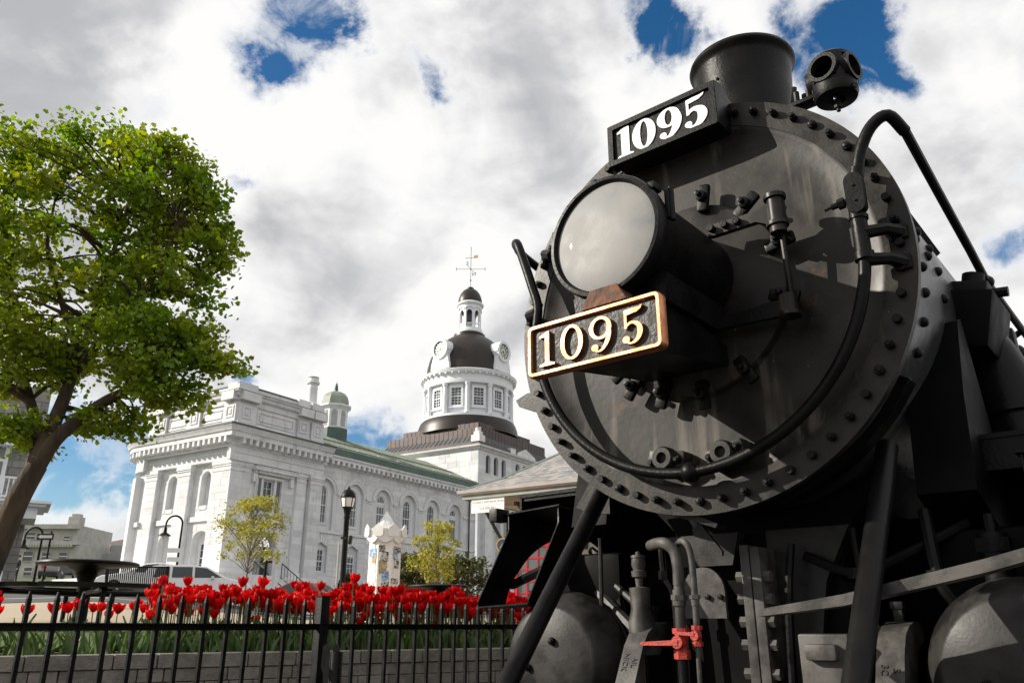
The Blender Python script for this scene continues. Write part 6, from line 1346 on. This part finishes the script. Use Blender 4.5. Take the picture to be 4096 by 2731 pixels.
SP('wall', MB().box((4.9, wy0 + .2, 4.2), (1.0, .38, .74)).box((4.9, wy0 + .2, 1.4), (1.0, .38, 1.6)).box((6.8, wy0 + .2, 4.2), (1.0, .38, .74)).box((6.8, wy0 + .2, 1.2), (1.0, .38, 1.2)), 'cream')
stb = unit('cream', 'stone_block')
for r_i in range(9):
    z = 1.0 + .36 * r_i; x = wx0
    while x < 4.35:
        l = min(random.uniform(.5, .9), 4.4 - x); link('stone_block', stb, stn, (x + l / 2, wy0 - .008, z + .18), scale=(l - .015, .03, .345)); x += l
for x in (4.9, 6.8):
    w = SP('window', MB().ring([(x - .5, 2.0), (x + .5, 2.0), (x + .5, 3.84), (x - .5, 3.84)], [(x - .42, 2.1), (x + .42, 2.1), (x + .42, 3.76), (x - .42, 3.76)], .1, .2, lambda u, v, o: (u, wy0 + o, v)).box((x, wy0 + .14, 2.9), (.84, .06, .06)), 'timber_dark')
    SP('pane', MB().box((x, wy0 + .2, 2.9), (.9, .02, 1.8)), 'window_glass', w)
for x in (.35, 1.5, 2.9, 4.6):
    SP('eave_bracket', MB().tube(crom([(x, wy0 + .02, 3.5), (x, 1.2, 3.9), (x, .7, 4.35), (x, .45, 4.5)], 4), .05, 6).box((x, wy0 / 2 + .2, 4.5), (.1, wy0 - .3, .1)).box((x, wy0 - .04, 3.95), (.1, .1, 1.2)), 'timber_dark')
for y in (1.9, 3.4): SP('eave_bracket', MB().tube(crom([(wx0, y, 3.5), (1.1, y, 3.9), (.6, y, 4.35), (.4, y, 4.5)], 4), .05, 6), 'timber_dark')
sgn = thing('hanging_sign', 'white hanging sign lettered TOURIST INFORMATION SOUVENIRS under the station eave', 'sign', (SC.x, SC.y, 0), SA)
MB().box((.805, .06, 4.475), (1.06, .03, .39), None, .004).build('board', 'sign_white', sgn, sm=0)
for txt, s, z in (('TOURIST INFORMATION', .092, 4.555), ('SOUVENIRS', .105, 4.385)):
    me = text_mesh(txt, s, .002); me.materials.append(M['sign_grey']); link('lettering', me, sgn, (.805, .042, z), (R(90), 0, 0))
MB().box((.805, .043, 4.468), (.9, .004, .008)).build('rule_line', 'sign_grey', sgn, sm=0)
for x in (.45, 1.2): MB().cyl((x, .06, 4.66), (x, .06, 4.78), .008, n=6).build('hanger', 'black_iron', sgn)
bq = at(2152, 2300, 20.3); bth = thing('phone_booth', 'red telephone box with glazed door behind the locomotive steps', 'phone booth', (bq.x, 20.3, gz(bq.x, 20.3)), R(-20))
for sx in (-.42, .42):
    for sy in (-.42, .42): MB().box((sx, sy, 1.05), (.09, .09, 2.1)).build('corner_post', 'booth_red', bth, sm=0)
MB().box((0, 0, 2.2), (.98, .98, .24), None, .03).lathe([(.55, 2.32), (.4, 2.42), (0, 2.46)], 20).build('roof', 'booth_red', bth, sm=30); MB().box((0, -.5, 2.2), (.7, .02, .14)).build('sign_panel', 'sign_white', bth, sm=0)
MB().box((0, 0, .12), (.94, .94, .24)).build('base', 'booth_red', bth, sm=0)
for k, (dx, dy, rr) in enumerate(((0, -.42, 0), (0, .42, 0), (-.42, 0, 90), (.42, 0, 90))):
    T = Matrix.Translation((dx, dy, 0)) @ Matrix.Rotation(R(rr), 4, 'Z'); m = MB()
    for x in (-.14, .14): m.box((x, 0, 1.2), (.03, .04, 1.8), T)
    for i in range(7): m.box((0, 0, .42 + .27 * i), (.8, .035, .04), T)
    g = m.build('glazing_bars', 'booth_red', bth, sm=0); MB().box((0, 0, 1.2), (.76, .008, 1.8), T).build('pane', 'window_pale', g, sm=0)
eq = at(2012, 2180, 21.0); em = thing('round_emblem_sign', 'round gold-rimmed blue emblem sign hanging left of the phone booth', 'sign', (eq.x, 21.0, gz(eq.x, 21.0)))
h = eq.z - em.location.z
MB().cyl((.15, .1, 0), (.15, .1, h + .2), .035, n=8).build('pole', 'black_iron', em)
TE = Matrix.Translation((0, 0, h)) @ Matrix.Rotation(R(90), 4, 'X')
MB().lathe([(0, .0), (.155, .0), (.155, .02), (0, .021)], 28, TE).build('disc', 'emblem_blue', em, sm=30); MB().lathe([(.15, .0), (.185, .0), (.185, .035), (.15, .035), (.15, 0)], 28, TE).build('rim', 'gold', em, sm=30)
MB().prism([(-.09, -.08), (-.02, .06), (.03, -.02), (.08, -.1)], -.03, -.024, lambda u, v, w: (u, w, h + v)).build('emblem', 'gold', em, sm=0)

# ------------------------------------------------------------------ white porch house at the far left
pc = at(165, 2028, 30); pg = gz(pc.x, 30)
ph = thing('porch_house', 'grey stone house with white two-storey porch behind the maple trunk', 'house', (pc.x, 30, 0), R(31))
def PH(name, mb, mat, parent=None, sm=0): return mb.build(name, mat, parent or ph, (0, 0, 0), sm)
zc_ = pc.z
PH('porch_cornice', MB().sweep([(0, 2.4), (0, 0), (-7, 0)][::-1], [(0, zc_ - .55), (0, zc_), (.28, zc_ + .1), (.30, zc_ + .24), (-.2, zc_ + .26), (-.2, zc_ - .55)][::1]) if False else
   MB().box((-3.6, 1.2, zc_ - .22), (7.0, 2.4, .42)).box((-3.5, 1.1, zc_ + .04), (7.3, 2.7, .10)).box((-3.45, 1.05, zc_ + .14), (7.5, 2.9, .10)), 'white_wood')
for x in (-.95, -3.6, -6.4):
    PH('porch_column', MB().box((x, .25, (pg + zc_ - .4) / 2), (.17, .17, zc_ - .4 - pg)).box((x, .25, pg + .35), (.3, .3, .7)).box((x, .25, zc_ - .95), (.28, .28, .10)), 'white_wood')
rl = MB(); zr = at(60, 1915, 30).z
PH('balcony_rail', MB().box((-3.9, .3, zr), (6.6, .07, .07)).box((-3.9, .3, zc_ + .36), (6.6, .06, .06)), 'white_wood'); PH('balcony_post', MB().box((-.62, .3, (zr + zc_) / 2 + .2), (.14, .14, zr - zc_ + .15)), 'white_wood')
for i in range(42): PH('baluster', MB().box((-.75 - .15 * i, .3, (zr + zc_ + .3) / 2), (.04, .04, zr - zc_ - .3)), 'white_wood')
hw_ = PH('stone_wall', MB().box((-4.4, 5.0, 5.2), (8.0, 5.0, 11.0)), 'grey_ashlar')
gsb = unit('grey_ashlar', 'wall_stone'); z = pg + .2
while z < 10.2:
    x = -3.2 + random.uniform(-.2, 0)
    while x < -.45:
        l = min(random.uniform(.35, .8), -.4 - x)
        if l > .08: link('wall_stone', gsb, hw_, (x + l / 2, 2.49, z + .15), scale=(l - .02, .06, .285))
        x += l
    z += .305
wz = at(50, 1900, 32.4).z
w = PH('window', MB().box((-2.05, 2.42, wz + .35), (1.25, .1, 2.5)), 'white_wood'); PH('pane', MB().box((-2.05, 2.36, wz + .95), (.95, .02, .95)).box((-2.05, 2.36, wz - .2), (.95, .02, 1.05)), 'window_pale', w)
PH('eaves', MB().box((-4.3, 2.2, at(60, 1790, 32).z), (8.4, .8, .28)).box((-4.3, 2.3, at(60, 1790, 32).z + .2), (8.6, 1.0, .12)), 'white_wood')
# ------------------------------------------------------------------ far buildings up the side street
def far_house(name, lab, px0, px1, y_top, Y, mat, wins, depth=10, parts=()):
    a = at(px0, y_top, Y); b = at(px1, y_top, Y); zt = at((px0 + px1) / 2, y_top, Y).z; g0 = gz(a.x, Y) - 1
    h = thing(name, lab, 'building', (a.x, Y, 0)); W = b.x - a.x
    MB().box((W / 2, depth / 2, (zt + g0) / 2), (W, depth, zt - g0)).build('wall', mat, h, sm=0)
    for (x0, y0, x1, y1) in wins:
        p = at(x0, y0, Y) - Vector((a.x, 0, 0)); r = at(x1, y1, Y) - Vector((a.x, 0, 0)); cx, cz, ww, hh = (p.x + r.x) / 2, (p.z + r.z) / 2, r.x - p.x, p.z - r.z
        f = MB().ring([(cx - ww / 2 - .1, cz - hh / 2 - .1), (cx + ww / 2 + .1, cz - hh / 2 - .1), (cx + ww / 2 + .1, cz + hh / 2 + .1), (cx - ww / 2 - .1, cz + hh / 2 + .1)], [(cx - ww / 2, cz - hh / 2), (cx + ww / 2, cz - hh / 2), (cx + ww / 2, cz + hh / 2), (cx - ww / 2, cz + hh / 2)], -.12, .02, lambda u, v, o: (u, o, v)).build('window', mat, h, sm=0)
        MB().box((cx, -.02, cz), (ww, .05, hh)).build('pane', 'window_glass', f, sm=0); MB().box((cx, -.055, cz), (ww, .02, .12)).build('sash_bar', 'sign_white', f, sm=0)
    return h, W, zt, g0
h, W, zt, g0 = far_house('stone_building', 'grey stone classical building with cornices at the top of the side street', 60, 312, 2098, 110, 'far_stone',
    [(112, 2130, 140, 2155), (258, 2145, 278, 2165), (98, 2205, 128, 2242), (172, 2210, 198, 2240), (240, 2210, 265, 2238), (150, 2135, 170, 2155), (100, 2270, 125, 2300)])
MB().box((W / 2, -.3, zt - .3), (W + 1.2, .9, .6)).box((W / 2, -.2, at(200, 2172, 110).z), (W + 1.6, 1.2, .5)).build('cornice', 'far_stone', h, sm=0)
for i in range(24): MB().box((.3 + W / 24 * i, -.55, at(200, 2172, 110).z - .4), (.25, .5, .3)).build('bracket', 'far_stone', h, sm=0)
MB().box((W - .7, .8, zt + .5), (1.5, 1.5, 1.2)).box((W - .7, .8, zt + 1.2), (1.0, 1.0, .6)).build('parapet_block', 'far_stone', h, sm=0)
h, W, zt, g0 = far_house('shop_building', 'cream shop building with red roof trim far up the side street', 300, 418, 2196, 135, 'cream', [(320, 2216, 334, 2240), (350, 2216, 362, 2238), (385, 2212, 398, 2236), (310, 2268, 340, 2300), (355, 2268, 385, 2300)])
MB().box((W / 2, 4.5, zt + .3), (W + .6, 10.2, .7)).build('roof', 'brick_red', h, sm=0)
for i in range(8): MB().box((W / 7 * i, -.12, zt - 1.4), (.22, .1, 3.0)).build('timber', 'timber_dark', h, sm=0)
h, W, zt, g0 = far_house('grey_building', 'grey rendered building with low roof beside the cream shop', 410, 570, 2214, 118, 'grey_render', [(470, 2270, 490, 2300), (505, 2275, 530, 2300)])
MB().box((W / 2, -.9, at(480, 2250, 118).z), (W, 1.8, .35)).build('canopy', 'timber_dark', h, sm=0); MB().box((W * .4, 3, zt + .6), (W * .5, 5, 1.3)).build('roof_unit', 'grey_render', h, sm=0)
h, W, zt, g0 = far_house('gable_house', 'pale stone house with chimney behind the grey building', 420, 575, 2190, 140, 'far_stone', [(462, 2190, 476, 2204), (512, 2192, 524, 2206)])
z2 = at(500, 2168, 140).z; MB().prism([(0, zt), (W, zt), (W, z2 + 1.1), (0, z2)], 0, 9, lambda u, v, o: (u, o, v)).build('sloping_gable', 'far_stone', h, sm=0); MB().box((W * .55, 3, z2 + 1.0), (.9, .9, 1.4)).build('chimney', 'brick_red', h, sm=0)
